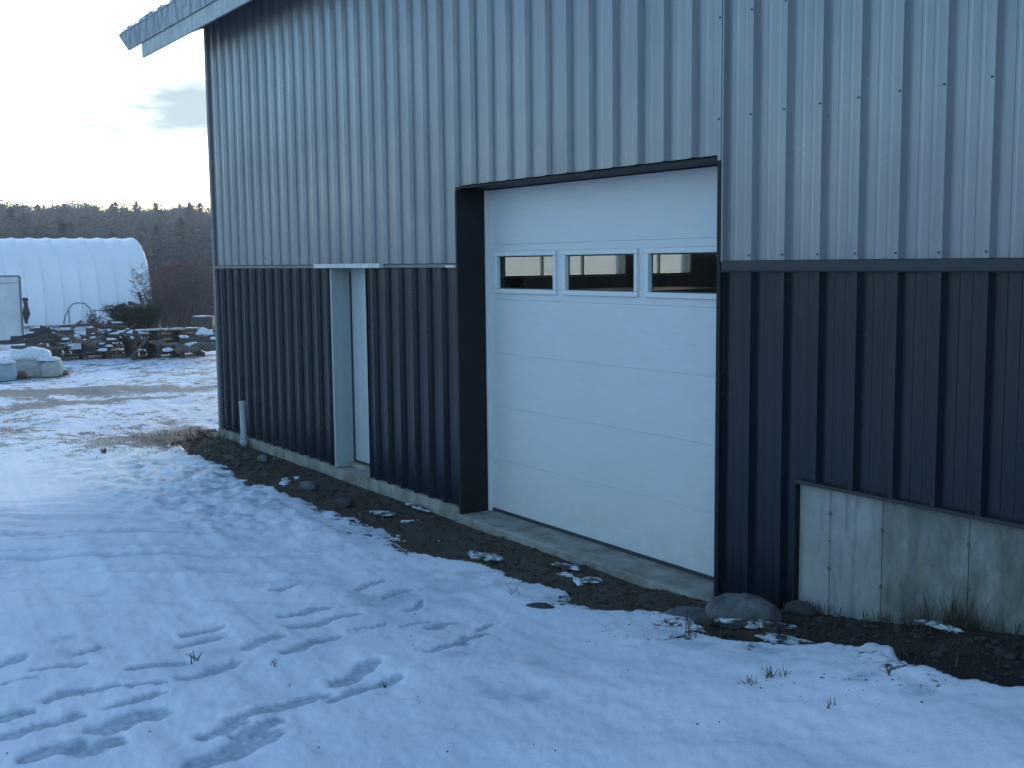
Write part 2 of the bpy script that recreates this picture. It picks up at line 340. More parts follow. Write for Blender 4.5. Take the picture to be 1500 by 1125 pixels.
def snow_cover(x, y):
    ye = np.interp(x, EX, EY, left=1000)
    D = np.hypot(x-CAM.x, y-CAM.y)
    nz = fbm(x*1.7, y*1.7, 3, 4)*.55+fbm(x*9, y*9, 31, 3)*.16
    d = np.minimum(ye-y, 50)+nz*np.where(x < .2, 1.0, .8)           # metres outside of the edge
    near = sstep(-.05, .10, d)*1.0
    # islands of old snow left on the soil
    isl = fbm(x*2.4+4, y*4.2, 55, 4)*1.0+fbm(x*11, y*11, 56, 3)*.12
    isl = sstep(.19, .30, isl)*.35*(y < -.1)*(x < 8.6)*sstep(-.75, -.25, d)
    cov = np.maximum(near, isl); near = np.where((y > -.015) & (y < 9.7) & (x > 0) & (x < 17), -1, cov)
    # mid-ground: thin broken cover, and a bare wheel track crossing it
    mid = sstep(9, 13.5, D)
    thin = .19+.7*fbm(x*.5, y*.9, 71, 4)+.25*fbm(x*2.2, y*2.2, 72, 3)
    cov = cov*(1-mid)+np.minimum(cov, thin)*mid
    def band(a, b, w, s):
        vx, vy = b.x-a.x, b.y-a.y; L = math.hypot(vx, vy); nx, ny = -vy/L, vx/L
        dd = (x-a.x)*nx+(y-a.y)*ny+2.2*fbm(x*.35, y*.35, s, 3)
        return np.exp(-(dd/w)**2)
    def blob(px, py, rx, ry, s_):
        c_p = on_ground(px, py); al = math.atan2(c_p.y-CAM.y, c_p.x-CAM.x); du = (x-c_p.x)*math.cos(al)+(y-c_p.y)*math.sin(al); dv = -(x-c_p.x)*math.sin(al)+(y-c_p.y)*math.cos(al)
        return np.exp(-((du/ry)**2+(dv/rx)**2))
    tr = np.maximum(band(on_ground(0, 574), on_ground(320, 571), .85, 81), .9*band(on_ground(0, 600), on_ground(160, 588), .5, 83)*blob(20, 594, 2.2, 2.5, 0))
    tr = np.maximum(tr, .8*blob(35, 549, 1.0, .8, 0)); tr = np.maximum(tr, .62*blob(225, 644, 1.0, .9, 0)+.5*blob(285, 634, .7, .7, 0))
    cov = cov-tr*.72*mid; cov = cov-.6*blob(225, 644, 1.0, .9, 0)*(1-mid)
    cov = np.where((y > -.015) & (y < 9.7) & (x > 0) & (x < 17), -1, cov)
    # under clutter
    return near, cov, sstep(-.02, .75, d+fbm(x*4, y*4, 37, 3)*.4)

def polar_grid(rs, ths):
    rr, tt = np.meshgrid(rs, ths, indexing='ij')
    ang = YAW+R(90)+tt
    return CAM.x+rr*np.cos(ang), CAM.y+rr*np.sin(ang)
def grid_faces(nr, nt, keep=None, closed=True):
    i = np.arange(nr-1)[:, None]; j = np.arange(nt if closed else nt-1)[None, :]; j2 = (j+1) % nt
    F = np.stack([i*nt+j, i*nt+j2, (i+1)*nt+j2, (i+1)*nt+j], -1).reshape(-1, 4)
    if keep is not None: F = F[keep[F].any(1)]
    return F
def fast_mesh(V, F):
    used = np.unique(F); remap = np.full(len(V), -1); remap[used] = np.arange(len(used)); V = V[used]; F = remap[F]
    me = bpy.data.meshes.new('grid'); me.vertices.add(len(V)); me.vertices.foreach_set('co', V.ravel().astype(np.float32))
    n = len(F); me.loops.add(n*4); me.loops.foreach_set('vertex_index', F.ravel().astype(np.int32))
    me.polygons.add(n); me.polygons.foreach_set('loop_start', np.arange(0, n*4, 4, dtype=np.int32))
    me.polygons.foreach_set('use_smooth', np.ones(n, bool)); me.update(); me.validate()
    return me, used
def add_attr(me, name, v):
    a = me.attributes.new(name, 'FLOAT', 'POINT'); a.data.foreach_set('value', v.astype(np.float32))
def thetas(fine, a=30):
    inn = np.arange(-a, a, fine); left = np.linspace(a, 180, 60, endpoint=False); right = np.linspace(-180, -a, 60, endpoint=False)
    return np.radians(np.concatenate([right, inn, left]))
def radii(r0, ratio, r1, far=5000, fr=1.05):
    r = [r0]
    while r[-1] < r1: r.append(r[-1]*ratio)
    while r[-1] < far: r.append(r[-1]*fr)
    return np.array(r)

# soil
rs = np.concatenate([[.02, .5, 1.0], radii(1.6, 1.008, 40)]); th = thetas(.16)
X, Y = polar_grid(rs, th); D = np.hypot(X-CAM.x, Y-CAM.y)
H = base_h(X, Y)
H = H+(fbm(X*3, Y*3, 11, 4)*.035+fbm(X*16, Y*16, 12, 3)*.014)*sstep(40, 10, D)*sstep(.0, -.12, Y)+.3*fbm(X*.08, Y*.08, 14, 3)*sstep(40, 90, D)
H = np.where((Y > 0) & (Y < 9.9) & (X > 0) & (X < 16), -.3, H)
ye = np.interp(X, EX, EY, left=1000)
H = H-.025*sstep(.1, -.1, ye-Y)-.13*sstep(.0, .5, ye-Y)*sstep(90, 70, D)
V = np.stack([X, Y, H], -1).reshape(-1, 3)
me, _ = fast_mesh(V, grid_faces(len(rs), len(th))[:, ::-1])
ground = link('ground', me, 'soil'); tag(ground, kind='structure')

# snow
rs = np.concatenate([[.3, .7, 1.1], radii(1.5, 1.0052, 34, 95, 1.02)]); th = thetas(.085)
X, Y = polar_grid(rs, th); D = np.hypot(X-CAM.x, Y-CAM.y)
near_, cov, edge_ = snow_cover(X, Y)
Hb = base_h(X, Y)
relief = fbm(X*1.1, Y*1.6, 21, 4)*.075+fbm(X*5, Y*7, 22, 4)*.017+fbm(X*22, Y*22, 23, 3)*.008
ice = sstep(1.5, .7, np.hypot((X-ice_c.x)/2.0, (Y-ice_c.y)/1.1)+fbm(X*.9, Y*.9, 24, 3)*1.6)
relief = relief*(1-.85*ice)*(1-.5*sstep(20, 45, D))
# ridge of shovelled snow along the bare strip
yed = np.interp(X, EX, EY, left=1000); dd = np.minimum(yed-Y, 50)
relief = relief+.018*np.exp(-((dd-.3)/.25)**2)*sstep(2, 3.2, X)
# rough churned area behind the ridge
cc = on_ground(285, 712); ch = np.exp(-(((X-cc.x)/2.4)**2+((Y-cc.y)/.8)**2)); relief = relief+ch*(fbm(X*7, Y*7, 27, 4)*.085)
# wheel tracks and wind streaks running across the yard
uu = -(X-CAM.x)*math.sin(YAW+R(90))+(Y-CAM.y)*math.cos(YAW+R(90)); vv = (X-CAM.x)*math.cos(YAW+R(90))+(Y-CAM.y)*math.sin(YAW+R(90))
cs = on_ground(200, 790); strk = np.exp(-(((X-cs.x)*math.cos(YAW+R(90))+(Y-cs.y)*math.sin(YAW+R(90)))/1.5)**2)*sstep(-.6, -2.2, Y)
stn = vn(uu*.55+3, vv*9, 91)*.6+vn(uu*2.2, vv*22, 92)*.4
relief = relief+strk*(stn-.5)*.045
# long faint tracks
tr_u = (X-4)*.10+(Y+3); relief = relief+.02*fbm(X*.5+Y*.3, tr_u*7, 28, 3)*sstep(11, 6, X)
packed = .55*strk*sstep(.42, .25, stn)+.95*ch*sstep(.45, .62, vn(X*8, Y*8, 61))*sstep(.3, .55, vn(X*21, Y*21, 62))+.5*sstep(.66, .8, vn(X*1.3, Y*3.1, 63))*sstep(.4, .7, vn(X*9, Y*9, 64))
dx = fbm(X*8, Y*8, 41, 5)*.10; dy = fbm(X*8, Y*8, 42, 5)*.10
for (ax, ay, bx, by, w) in prints:
    mk = (np.abs(X-(ax+bx)/2) < abs(ax-bx)/2+.5) & (np.abs(Y-(ay+by)/2) < abs(ay-by)/2+.5)
    px = X[mk]+dx[mk]; py = Y[mk]+dy[mk]; vx, vy = bx-ax, by-ay; L2 = vx*vx+vy*vy+1e-9
    t_ = np.clip(((px-ax)*vx+(py-ay)*vy)/L2, 0, 1); dist = np.hypot(px-ax-t_*vx, py-ay-t_*vy)
    inn = sstep(w*1.2, w*.7, dist); rim = np.exp(-((dist-w*1.7)/(.45*w))**2)
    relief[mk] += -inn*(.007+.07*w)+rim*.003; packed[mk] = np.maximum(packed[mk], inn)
thick = .045*sstep(.0, .55, near_)*(1-.3*sstep(11, 18, D))
H = Hb-.035+thick+relief*sstep(0, .6, near_)
V = np.stack([X, Y, H], -1).reshape(-1, 3)
far_fade = sstep(60, 90, D)
cv = np.where(cov < -.5, -1, cov-far_fade*.2)
F = grid_faces(len(rs), len(th), keep=(near_.ravel() > .02))[:, ::-1]
inside = ((Y > -.01) & (Y < 9.7) & (X > -.02) & (X < 17)).ravel(); F = F[~inside[F].any(1)]
me, used = fast_mesh(V, F)
bp = on_ground(225, 644); blob_ = np.exp(-(((X-bp.x)/1.0)**2+((Y-bp.y)/.8)**2))
# the broken look further off is in the material: 0 bare .. 1 closed cover
nearclosed = 1-sstep(8.3, 12, D)
shade = (cv*.9+.05)*(1-nearclosed)+(.22+.95*edge_-.35*ch-1.1*blob_*(1-.2*edge_))*nearclosed
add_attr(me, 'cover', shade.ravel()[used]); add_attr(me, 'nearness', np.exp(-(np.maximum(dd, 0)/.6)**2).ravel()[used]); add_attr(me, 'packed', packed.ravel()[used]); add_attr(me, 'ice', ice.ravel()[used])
snow = link('snow', me, 'snow'); tag(snow, kind='structure')

# ------------------------------------------------------------------ the building
LX, DY = 15.6, 9.6
DL, DR, DH = 5.278, 7.975, 2.415          # overhead door opening
ML, MR = 3.045, 3.735                     # man door opening
ZT = 1.85                                 # joint between the two sidings
ZE = 4.50                                 # wall top
XC, ZC = 8.557, .752                      # exposed concrete
bld = empty('metal_building', (0, 0, 0), 'long steel-sided building, silver ribbed sheets above charcoal ones on a concrete footing', 'building')
RIB = .2286; PH = -.0024
def profile(x):
    # outward distance of the sheet at position x: major rib every 229 mm, two low beads between them
    u = ((x-PH) % RIB)
    pts = [(0, .033), (.012, 0.0), (.070, 0), (.076, .004), (.088, .004), (.094, 0), (.134, 0), (.140, .004), (.152, .004), (.158, 0), (.191, 0), (.203, .033), (RIB, .033)]
    for (a, pa), (b, pb) in zip(pts, pts[1:]):
        if a <= u <= b: return pa+(pb-pa)*(u-a)/(b-a)
    return 0
BR = [0, .012, .070, .076, .088, .094, .134, .140, .152, .158, .191, .203]
def breaks(x0, x1):
    xs = {round(x0, 5), round(x1, 5)}; k = math.floor((x0-PH)/RIB)-1
    while PH+k*RIB < x1+RIB:
        for b in BR:
            q = PH+k*RIB+b
            if x0+.0005 < q < x1-.0005: xs.add(round(q, 5))
        k += 1
    return sorted(xs)
_sheet_cache = {}
def sheet_mesh(rects, ybase=0.0):
    """rects: list of (x0,x1,z0,z1); outward is -y; the mesh is relative to the first x0"""
    x00 = rects[0][0]; key = tuple(round(v, 3) for r in rects for v in (r[0]-x00, r[1]-x00, r[2], r[3]))+(round((x00-PH) % RIB, 3),)
    if key in _sheet_cache: return _sheet_cache[key], x00
    mb = MB()
    for (x0, x1, z0, z1) in rects:
        xs = breaks(x0, x1); nz = max(1, int((z1-z0)/.6))
        b = len(mb.v)
        for x in xs:
            for k in range(nz+1): mb.v.append(Vector((x-x00, -profile(x), z0+(z1-z0)*k/nz)))
        for i in range(len(xs)-1):
            for k in range(nz):
                a = b+i*(nz+1)+k; mb.f.append((a, a+nz+1, a+nz+2, a+1))
        # turned-back lower edge gives the sheet its thickness
        for i in range(len(xs)-1):
            p, q = mb.v[b+i*(nz+1)], mb.v[b+(i+1)*(nz+1)]
            mb.quad(p.copy(), Vector((p.x, .012, p.z)), Vector((q.x, .012, q.z)), q.copy())
    me = mb.mesh(); _sheet_cache[key] = me; return me, x00
def cut(x0, x1, fn):
    """split x0..x1 where the bottom height changes"""
    cuts = sorted({x0, x1, *[c for c in (DL, DR, ML, MR, XC) if x0 < c < x1]}); out = []
    for a, b in zip(cuts, cuts[1:]):
        z = fn((a+b)/2)
        if z is not None: out.append([a, b, z[0], z[1]])
    return out
def low(x):
    if DL < x < DR or ML < x < MR: return None
    return (ZC+.012 if x > XC else .03, ZT-.006 if x < DL else ZT-.02)
def high(x):
    return (DH+.03 if DL < x < DR else ZT+.028, ZE)
SW = RIB*4
k = 0
nsheet = 0
x = PH+.03-SW
while x < LX:
    a, b = max(x, 0.03), min(x+SW, LX)
    if b-a > .02:
        for fn, mt in ((low, 'dark'), (high, 'galv')):
            rects = cut(a, b, fn)
            # a doorway splits a sheet in two pieces
            groups = []
            for r in rects:
                if groups and abs(groups[-1][-1][1]-r[0]) < 1e-6: groups[-1].append(r)
                else: groups.append([r])
            for g in groups:
                me, x00 = sheet_mesh([tuple(r) for r in g])
                key = (me.name)
                if me.materials and me.materials[0] != M[mt]: me = me.copy(); me.materials.clear()
                o = link('siding_sheet', me, mt, bld, (x00, -.0015*(nsheet % 2), 0)); nsheet += 1
    x += SW
# gable end (left), seen only from further left: plain ribbed sheets
GO = []      # openings in the gable wall, (y0,y1,z0,z1)
def gable_y(px):
    d = ray(px, 400); t_ = (0.0-CAM.x)/d.x; return CAM.y+d.y*t_
GO = [(gable_y(728), gable_y(906), 1.70, 2.75), (gable_y(919), gable_y(1001), 1.70, 2.75)]
mb = MB(); yy = .03
def gable_top(y): return ZE+min(y, DY-y)*.30
def gsheet(y0, y1, z0, ztop):
    g = MB(); ys = [y0]
    while ys[-1] < y1-.001: ys.append(min(y1, ys[-1]+.05))
    for i in range(len(ys)-1):
        a, b = ys[i], ys[i+1]; pa, pb = -profile(a), -profile(b)
        za, zb = (ztop, ztop) if ztop else (gable_top(a), gable_top(b))
        g.quad(Vector((pa, a, z0)), Vector((pa, a, za)), Vector((pb, b, zb)), Vector((pb, b, z0)))
    return g
while yy < DY-.05:
    y1 = min(DY-.03, yy+SW)
    gsheet(yy, y1, .03, 1.68).build('siding_sheet', 'dark', bld)
    segs = [(yy, y1)]; m_ = MB()
    for a, b in [(yy, y1)]:
        cs = sorted({a, b, *[c for g in GO for c in g[:2] if a < c < b]})
        for p, q in zip(cs, cs[1:]):
            mid = (p+q)/2; op = next((g for g in GO if g[0] < mid < g[1]), None)
            if op:
                g_ = gsheet(p, q, op[3], None); m_.add(g_.v, g_.f)
            else:
                g_ = gsheet(p, q, 1.69, None); m_.add(g_.v, g_.f)
    m_.build('siding_sheet', 'galv', bld)
    yy += SW
# screws
zr = [1.905, 2.63, 3.157, 3.86]
mb = MB(); mb2 = MB()
for z in zr:
    xk = PH+RIB
    while xk < LX:
        if xk > DR: mb.tube([(xk-.014, -.033, z), (xk-.014, -.036, z)], .0065, 6); mb.tube([(xk-.014, -.036, z), (xk-.014, -.043, z)], .0048, 6)
        xk += RIB
o = mb.build('siding_screws', 'corner', bld); o['kind'] = 'stuff'
# trims
def part(name, material, *boxes, parent=bld, bevel=0):
    m_ = MB()
    for b in boxes: m_.box(*b)
    return m_.build(name, material, parent, bevel=bevel)
part('ledge_trim', 'trim_dark', (DR+.034, LX, -.034, .01, ZT-.028, ZT+.026), (DR+.034, LX, -.048, .01, ZT-.033, ZT-.0285), bevel=.003)
part('ledge_trim', 'corner', (.036, DL-.032, -.034, .01, ZT-.004, ZT+.022), bevel=.003)
part('drip_cap', 'trim_light', (2.80, 4.10, -.075, -.0345, ZT-.004, ZT+.034), bevel=.002)
part('flashing_end', 'trim_light', (5.14, DL-.02, -.060, -.0345, ZT-.004, ZT+.014), bevel=.002)
part('head_trim', 'jamb_dark', (DL-.03, DR+.005, -.034, .24, DH+.006, DH+.018))
part('corner_trim', 'corner', (-.034, .034, -.034, .01, .02, ZE-.01), (-.034, .0, .0105, .07, .02, ZE-.01), bevel=.004)
part('jamb_trim', 'jamb_dark', (DL-.028, DL, -.036, .235, -.03, DH-.002), bevel=.002)
part('jamb_trim', 'jamb_dark', (DR, DR+.030, -.036, .235, -.03, DH-.002), bevel=.002)
part('edge_strip', 'galv', (DR+.031, DR+.040, -.034, -.0, ZT+.024, ZE-.01))
# door frames of the man door
part('footing', 'slab', (-.02, ML-.001, -.045, .2, -.5, .034), (MR+.001, DL-.03, -.04, .2, -.5, .034))
part('door_sill', 'slab', (ML, MR, -.05, .6, -.5, .028), bevel=.006)
part('footing', 'concrete', (DR+.031, XC, .012, .2, -.5, ZC-.004))
# overhead door slab
part('apron', 'slab', (DL-.06, DR+.03, -.06, .9, -.5, -.012), bevel=.012)
# exposed concrete wall: separate pours between form joints
js = [XC, 8.757, 9.070, 9.53, 10.1, 11.2, 12.4, 13.6, LX]
for a, b in zip(js, js[1:]):
    part('concrete_panel', 'concrete', (a+.0018, b-.0018, -.004, .2, -.5, ZC), bevel=.004)
ties = MB()
for x_, z_ in [(8.757, .62), (8.757, .34), (9.07, .60), (9.07, .32), (9.53, .62), (9.53, .42), (8.757, .48), (9.07, .46)]:
    r_ = .007 if z_ in (.48, .46) else .013
    ties.tube([(x_, -.002, z_), (x_, -.0075, z_)], [r_, r_*.7], 9)
o = ties.build('form_ties', 'rock', bld); o['kind'] = 'stuff'
part('sill_flashing', 'trim_dark', (XC, LX, -.038, -.004, ZC-.006, ZC+.012))
part('sill_flashing', 'jamb_dark', (XC-.012, XC, -.036, .01, 0, ZC-.001))

# inner walls
iw = [(.06, ML-.02, .03, .2, .03, ZE-.1), (MR+.02, DL-.03, .03, .2, .03, ZE-.1), (ML-.02, MR+.02, .03, .2, ZT, ZE-.1), (DR+.03, LX, .205, .3, .03, ZE-.1), (DL-.03, DR+.03, .245, .3, DH+.01, ZE-.1)]
part('inner_wall', 'inner', *iw)
gw = [(.05, .16, .2, GO[0][0], -.1, ZE), (.05, .16, GO[0][0], GO[1][1], -.1, 1.70), (.05, .16, GO[0][0], GO[1][1], 2.75, ZE), (.05, .16, GO[0][1], GO[1][0], 1.70, 2.75), (.05, .16, GO[1][1], DY, -.1, ZE)]
part('inner_wall', 'inner', *gw)
part('rear_wall', 'inner', (0.05, LX, DY-.15, DY, -.3, ZE))
part('end_wall', 'galv', (LX-.1, LX+.02, .03, DY, -.3, ZE))
part('floor', 'floor', (.16, LX-.1, .95, DY-.15, -.3, -.015))
# gable windows
for (y0, y1, z0, z1), nm in zip(GO, (3, 2)):
    fr = part('window', 'trim_light', (-.04, .17, y0, y1, z0-.03, z0+.005), (-.04, .17, y0, y1, z1-.02, z1+.02), (-.04, .17, y0-.02, y0+.02, z0, z1), (-.04, .17, y1-.02, y1+.02, z0, z1))
    for k in range(1, nm): part('mullion', 'trim_light', (.03, .08, y0+(y1-y0)*k/nm-.012, y0+(y1-y0)*k/nm+.012, z0, z1), parent=fr)
    link('pane', mesh([(.048, y0+.02, z0+.005), (.048, y1-.02, z0+.005), (.048, y1-.02, z1-.02), (.048, y0+.02, z1-.02)], [(0, 1, 2, 3)]), 'pane2', fr)
# gable triangle inside
tri = MB(); tri.add([(.1, 0, ZE), (.1, DY, ZE), (.1, DY/2, ZE+DY*.15), (.14, 0, ZE), (.14, DY, ZE), (.14, DY/2, ZE+DY*.15)], [(0, 1, 2), (5, 4, 3), (0, 2, 5, 3), (1, 4, 5, 2)]); tri.build('inner_wall', 'inner', bld)

# roof: eave along the front, running past the corner on the left
roof = MB(); OV = .40; XL0 = -2.0
ztop = lambda y: 4.705+(y+OV)*.30
xs = np.arange(XL0, LX+.5, RIB)
for side in (0, 1):
    for i in range(len(xs)-1):
        for (u0, h0, u1, h1) in ((0, .0, .60, .0), (.60, 0, .72, .02), (.72, .02, .88, .02), (.88, .02, 1.0, 0)):
            xa, xb = xs[i]+u0*RIB, xs[i]+u1*RIB
            ya, yb = -OV, DY/2
            if side: A, B = [Vector((xa, DY-ya, ztop(ya)+h0)), Vector((xb, DY-ya, ztop(ya)+h1))], [Vector((xb, yb, ztop(yb)+h1)), Vector((xa, yb, ztop(yb)+h0))]
            else: A, B = [Vector((xa, ya, ztop(ya)+h0)), Vector((xb, ya, ztop(ya)+h1))], [Vector((xb, yb, ztop(yb)+h1)), Vector((xa, yb, ztop(yb)+h0))]
            roof.quad(*A, *B)
rf = roof.build('roof', 'roof', bld)
dk = MB()
dk.add([(XL0+.1, -OV+.05, 4.575), (LX+.3, -OV+.05, 4.575), (LX+.3, DY/2, 6.10), (XL0+.1, DY/2, 6.10), (XL0+.1, -OV+.05, 4.66), (LX+.3, -OV+.05, 4.66), (LX+.3, DY/2, 6.19), (XL0+.1, DY/2, 6.19)],
       [(0, 1, 2, 3), (4, 7, 6, 5), (0, 4, 5, 1), (0, 3, 7, 4), (1, 5, 6, 2)])
dk.add([(XL0+.1, DY+OV-.05, 4.575), (LX+.3, DY+OV-.05, 4.575), (LX+.3, DY/2, 6.10), (XL0+.1, DY/2, 6.10), (XL0+.1, DY+OV-.05, 4.66), (LX+.3, DY+OV-.05, 4.66), (LX+.3, DY/2, 6.19), (XL0+.1, DY/2, 6.19)],
       [(3, 2, 1, 0), (5, 6, 7, 4), (1, 5, 4, 0), (4, 7, 3, 0), (2, 6, 5, 1)])
dk.build('roof_deck', 'inner', rf)
# fascia in two steps
FO = -OV+.03
def skew_board(x0, x1, y0, y1, z0, z1, sk):
    return mesh([(x0+sk, y0, z0), (x1, y0, z0), (x1, y1, z0), (x0+sk, y1, z0), (x0, y0, z1), (x1, y0, z1), (x1, y1, z1), (x0, y1, z1)],
                [(3, 2, 1, 0), (4, 5, 6, 7), (0, 1, 5, 4), (2, 3, 7, 6), (1, 2, 6, 5), (3, 0, 4, 7)])
fs = [(-2.03, -.35), (-.35, 3.0), (3.0, 6.1), (6.1, 9.2), (9.2, 12.3), (12.3, LX+.3)]
for i, (a, b) in enumerate(fs):
    link('fascia_board', skew_board(a+.003, b-.003, -.40, -.375, 4.468, 4.690, .36 if i == 0 else 0), 'gutter', rf)
for a, b in [(-1.16, -.12), (-.12, 3.6), (3.6, 6.7), (6.7, 9.8), (9.8, 12.9), (12.9, LX+.2)]:
    part('lower_fascia', 'fascia', (a+.004, b-.004, -.385, -.36, 4.302, 4.463), parent=rf, bevel=.003)
part('fascia_cap', 'roof', (XL0-.01, LX+.3, -.41, -.37, 4.692, 4.706), parent=rf, bevel=.003)
link('soffit', mesh([(-.03, -.359, 4.335), (LX+.2, -.359, 4.335), (LX+.2, -.036, 4.475), (-.03, -.036, 4.475), (-.03, -.359, 4.345), (LX+.2, -.359, 4.345), (LX+.2, -.036, 4.485), (-.03, -.036, 4.485)], [(3, 2, 1, 0), (4, 5, 6, 7), (0, 4, 7, 3), (1, 2, 6, 5)]), 'trim_dark', rf)
# frost clumps along the eave
rnd = random.Random(5)
fr_ = MB()
for i in range(150):
    v, f = lump(rnd.uniform(.02, .07), .02, rnd.uniform(.006, .016), i, 1, .3)
    xx_ = rnd.uniform(XL0, 6); zz = 4.712+abs(rnd.gauss(0, .01)); fr_.add([p+Vector((xx_, -.40+rnd.uniform(-.01, .03), zz)) for p in v], f)
o = fr_.build('frost', 'patch', rf, smooth=True); o['kind'] = 'stuff'

# overhead door
dr = 'overhead_door'
odoor = link(dr, MB().box(DL+.004, DR-.004, .285, .30, -.01, 1.62).box(DL+.004, DR-.004, .285, .30, 1.99, DH).mesh(), 'door', bld)
SH = (DH+.008)/6
YD = .24
for k in range(6):
    z0 = -.008+k*SH+.0004; z1 = -.008+(k+1)*SH-.0004
    m_ = MB()
    if k == 4:
        px_ = [DL+.002, 5.376, 6.145, 6.222, 7.008, 7.080, 7.853, DR-.002]
        za, zb = z0+.012, z1-.012
        m_.box(px_[0], px_[-1], YD, .28, z0, 1.655); m_.box(px_[0], px_[-1], YD, .28, 1.960, z1)
        for a, b in ((0, 1), (2, 3), (4, 5), (6, 7)): m_.box(px_[a], px_[b], YD, .28, 1.655, 1.960)
    else:
        m_.box(DL+.002, DR-.002, YD, .28, z0, z1)
    m_.build('door_section', 'door', odoor, bevel=.0012)
    if k != 4 and False: pass
for a, b in ((5.409, 6.112), (6.255, 6.975), (7.113, 7.820)):
    z0, z1 = 1.688, 1.926
    w_ = part('window_frame', 'door_trim', (a-.033, b+.033, .222, .268, z1, z1+.034), (a-.033, b+.033, .222, .268, z0-.034, z0),
              (a-.033, a, .222, .268, z0, z1), (b, b+.033, .222, .268, z0, z1), parent=odoor, bevel=.005)
    link('pane', mesh([(a, .259, z0), (b, .259, z0), (b, .259, z1), (a, .259, z1)], [(0, 1, 2, 3)]), 'pane', w_)
    part('gasket', 'rubber', (a, b, .2535, .2575, z1-.008, z1), (a, b, .2535, .2575, z0, z0+.008), (a, a+.008, .2535, .2575, z0+.008, z1-.008), (b-.008, b, .2535, .2575, z0+.008, z1-.008), parent=w_)
part('bottom_seal', 'rubber', (DL+.003, DR-.003, .232, .282, -.012, .012), parent=odoor)
part('side_seal', 'door_trim', (DL+.001, DL+.022, .205, .239, -.01, DH-.002), parent=odoor)

# man door
md_ = link('door', MB().box(ML+.03, MR-.005, .165, .205, .075, ZT-.004).mesh(), 'mandoor', bld)
part('door_jamb', 'jamb_light', (ML-.001, ML+.03, -.03, .21, .028, ZT-.008), bevel=.003)
part('door_jamb', 'jamb_dark', (MR-.004, MR+.002, -.02, .21, .028, ZT-.008), bevel=.003)
part('threshold', 'slab', (ML+.03, MR-.012, .10, .21, .028, .062), bevel=.004)
part('weatherstrip', 'rubber', (ML+.0305, MR-.0125, .150, .1645, .063, .082), (ML+.0305, ML+.040, .150, .1645, .083, ZT-.04), parent=md_)

# a pipe standing at the wall near the corner
pp = on_ground(366, 652); pipe = empty('vent_pipe', (.93, -.10, 0), 'short grey vent pipe standing against the charcoal siding near the far corner', 'pipe')
MB().tube([(0, 0, -.3), (0, 0, .40)], .034, 16).build('pipe', 'pvc', pipe, smooth=True)
MB().tube([(0, 0, .39), (0, 0, .43), (0, 0, .44)], [.041, .041, .036], 16).build('cap', 'pvc', pipe)
MB().tube([(0, 0, -.05), (0, 0, .02)], .043, 16).build('collar', 'pvc', pipe, smooth=True)

# inside: lumber stacks and a post, dimly seen through the door windows
def stack(name, x0, x1, y0, y1, n, h, label, mt='lumber'):
    e = empty(name, (x0, y0, -.015), label, 'lumber')
    for k in range(n):
        j = rnd.uniform(-.05, .05); MB().box(j, x1-x0+j, 0, y1-y0, k*h+.002, (k+1)*h-.004).build('plank', mt, e)
    return e
stack('lumber_stack', .5, 2.0, 3.4, 6.3, 14, .11, 'brown lumber stack behind the leftmost and middle door windows')
stack('lumber_stack', .45, 2.2, 6.5, 8.6, 13, .11, 'reddish lumber stack behind the right door window', 'brick')
p_ = empty('interior_post', (2.9, 7.4, -.015), 'dark timber post standing inside behind the right door window', 'post')
MB().box(-.12, .12, -.12, .12, 0, 4.6).build('post', 'wood', p_); MB().box(-.16, .16, -.16, .16, 0, .08).build('base', 'frame', p_)

# ------------------------------------------------------------------ near ground things
def rock(px, py, sx, sy, sz, seed, label, m_='rock', sink=.3, rz=0, group=None, name='boulder', cat='boulder', dz=0):
    p = on_ground(px, py); v, f = lump(sx, sy, sz, seed, 4, .16, .35, 1.3)
    o = link(name, mesh(v, f, True), m_, loc=(p.x, p.y, p.z+sz*sink-.02+dz)); o.rotation_euler = (0, 0, rz)
    return tag(o, label, cat, group)
rock(1090, 906, .19, .13, .115, 3, 'rounded grey granite boulder at the foot of the dark wall beside the overhead door', rz=.5)
rock(1020, 903, .17, .10, .045, 8, 'flat grey stone lying left of the rounded boulder', rz=.4, name='flat_stone', cat='stone')
rock(795, 897, .12, .07, .05, 12, 'small dark rock half sunk in the snow in front of the overhead door', 'rock2', rz=.3, name='rock', cat='rock')
rock(1172, 893, .09, .06, .05, 15, 'dark reddish clod at the corner of the concrete wall', 'rock2', name='clod', cat='clod')
rock(385, 672, .10, .05, .05, 18, 'pale stone against the footing right of the vent pipe', 'rock', name='stone', cat='stone')
rock(452, 712, .13, .06, .05, 20, 'grey stone against the footing left of the narrow white door', 'rock', name='stone', cat='stone')
rock(505, 737, .10, .07, .05, 21, 'dark stone on the soil below the narrow white door', 'rock2', name='stone', cat='stone')
# patches of leftover snow lying on the soil
def patch(px, py, sx, sy, seed, label, rz=0, sz=.02):
    p = on_ground(px, py); v, f = lump(sx*.9, sy*1.1, sz*.55, seed, 4, .5, .2, 2.6)
    o = link('snow_patch', mesh(v, f, True), 'thin_snow', loc=(p.x, p.y, p.z+.0)); o.rotation_euler = (0, 0, rz)
    return tag(o, label, 'snow patch', 'leftover snow patches on the bare soil')
patch(1108, 913, .20, .05, 1, 'narrow strip of old snow just in front of the rounded boulder', .55, .03)
patch(1378, 917, .10, .03, 2, 'thin snow patch at the foot of the stained concrete wall', .1)
patch(1150, 938, .12, .05, 3, 'icy snow patch between the weeds right of the boulder', .5)
patch(700, 765, .0+.10, .03, 4, 'tiny snow patch at the left corner of the overhead door apron')
patch(562, 752, .13, .05, 5, 'curved snow patch on the soil right below the narrow white door', .3)
patch(710, 815, .16, .06, 6, 'snow patch at the soil edge below the apron left end', .2)
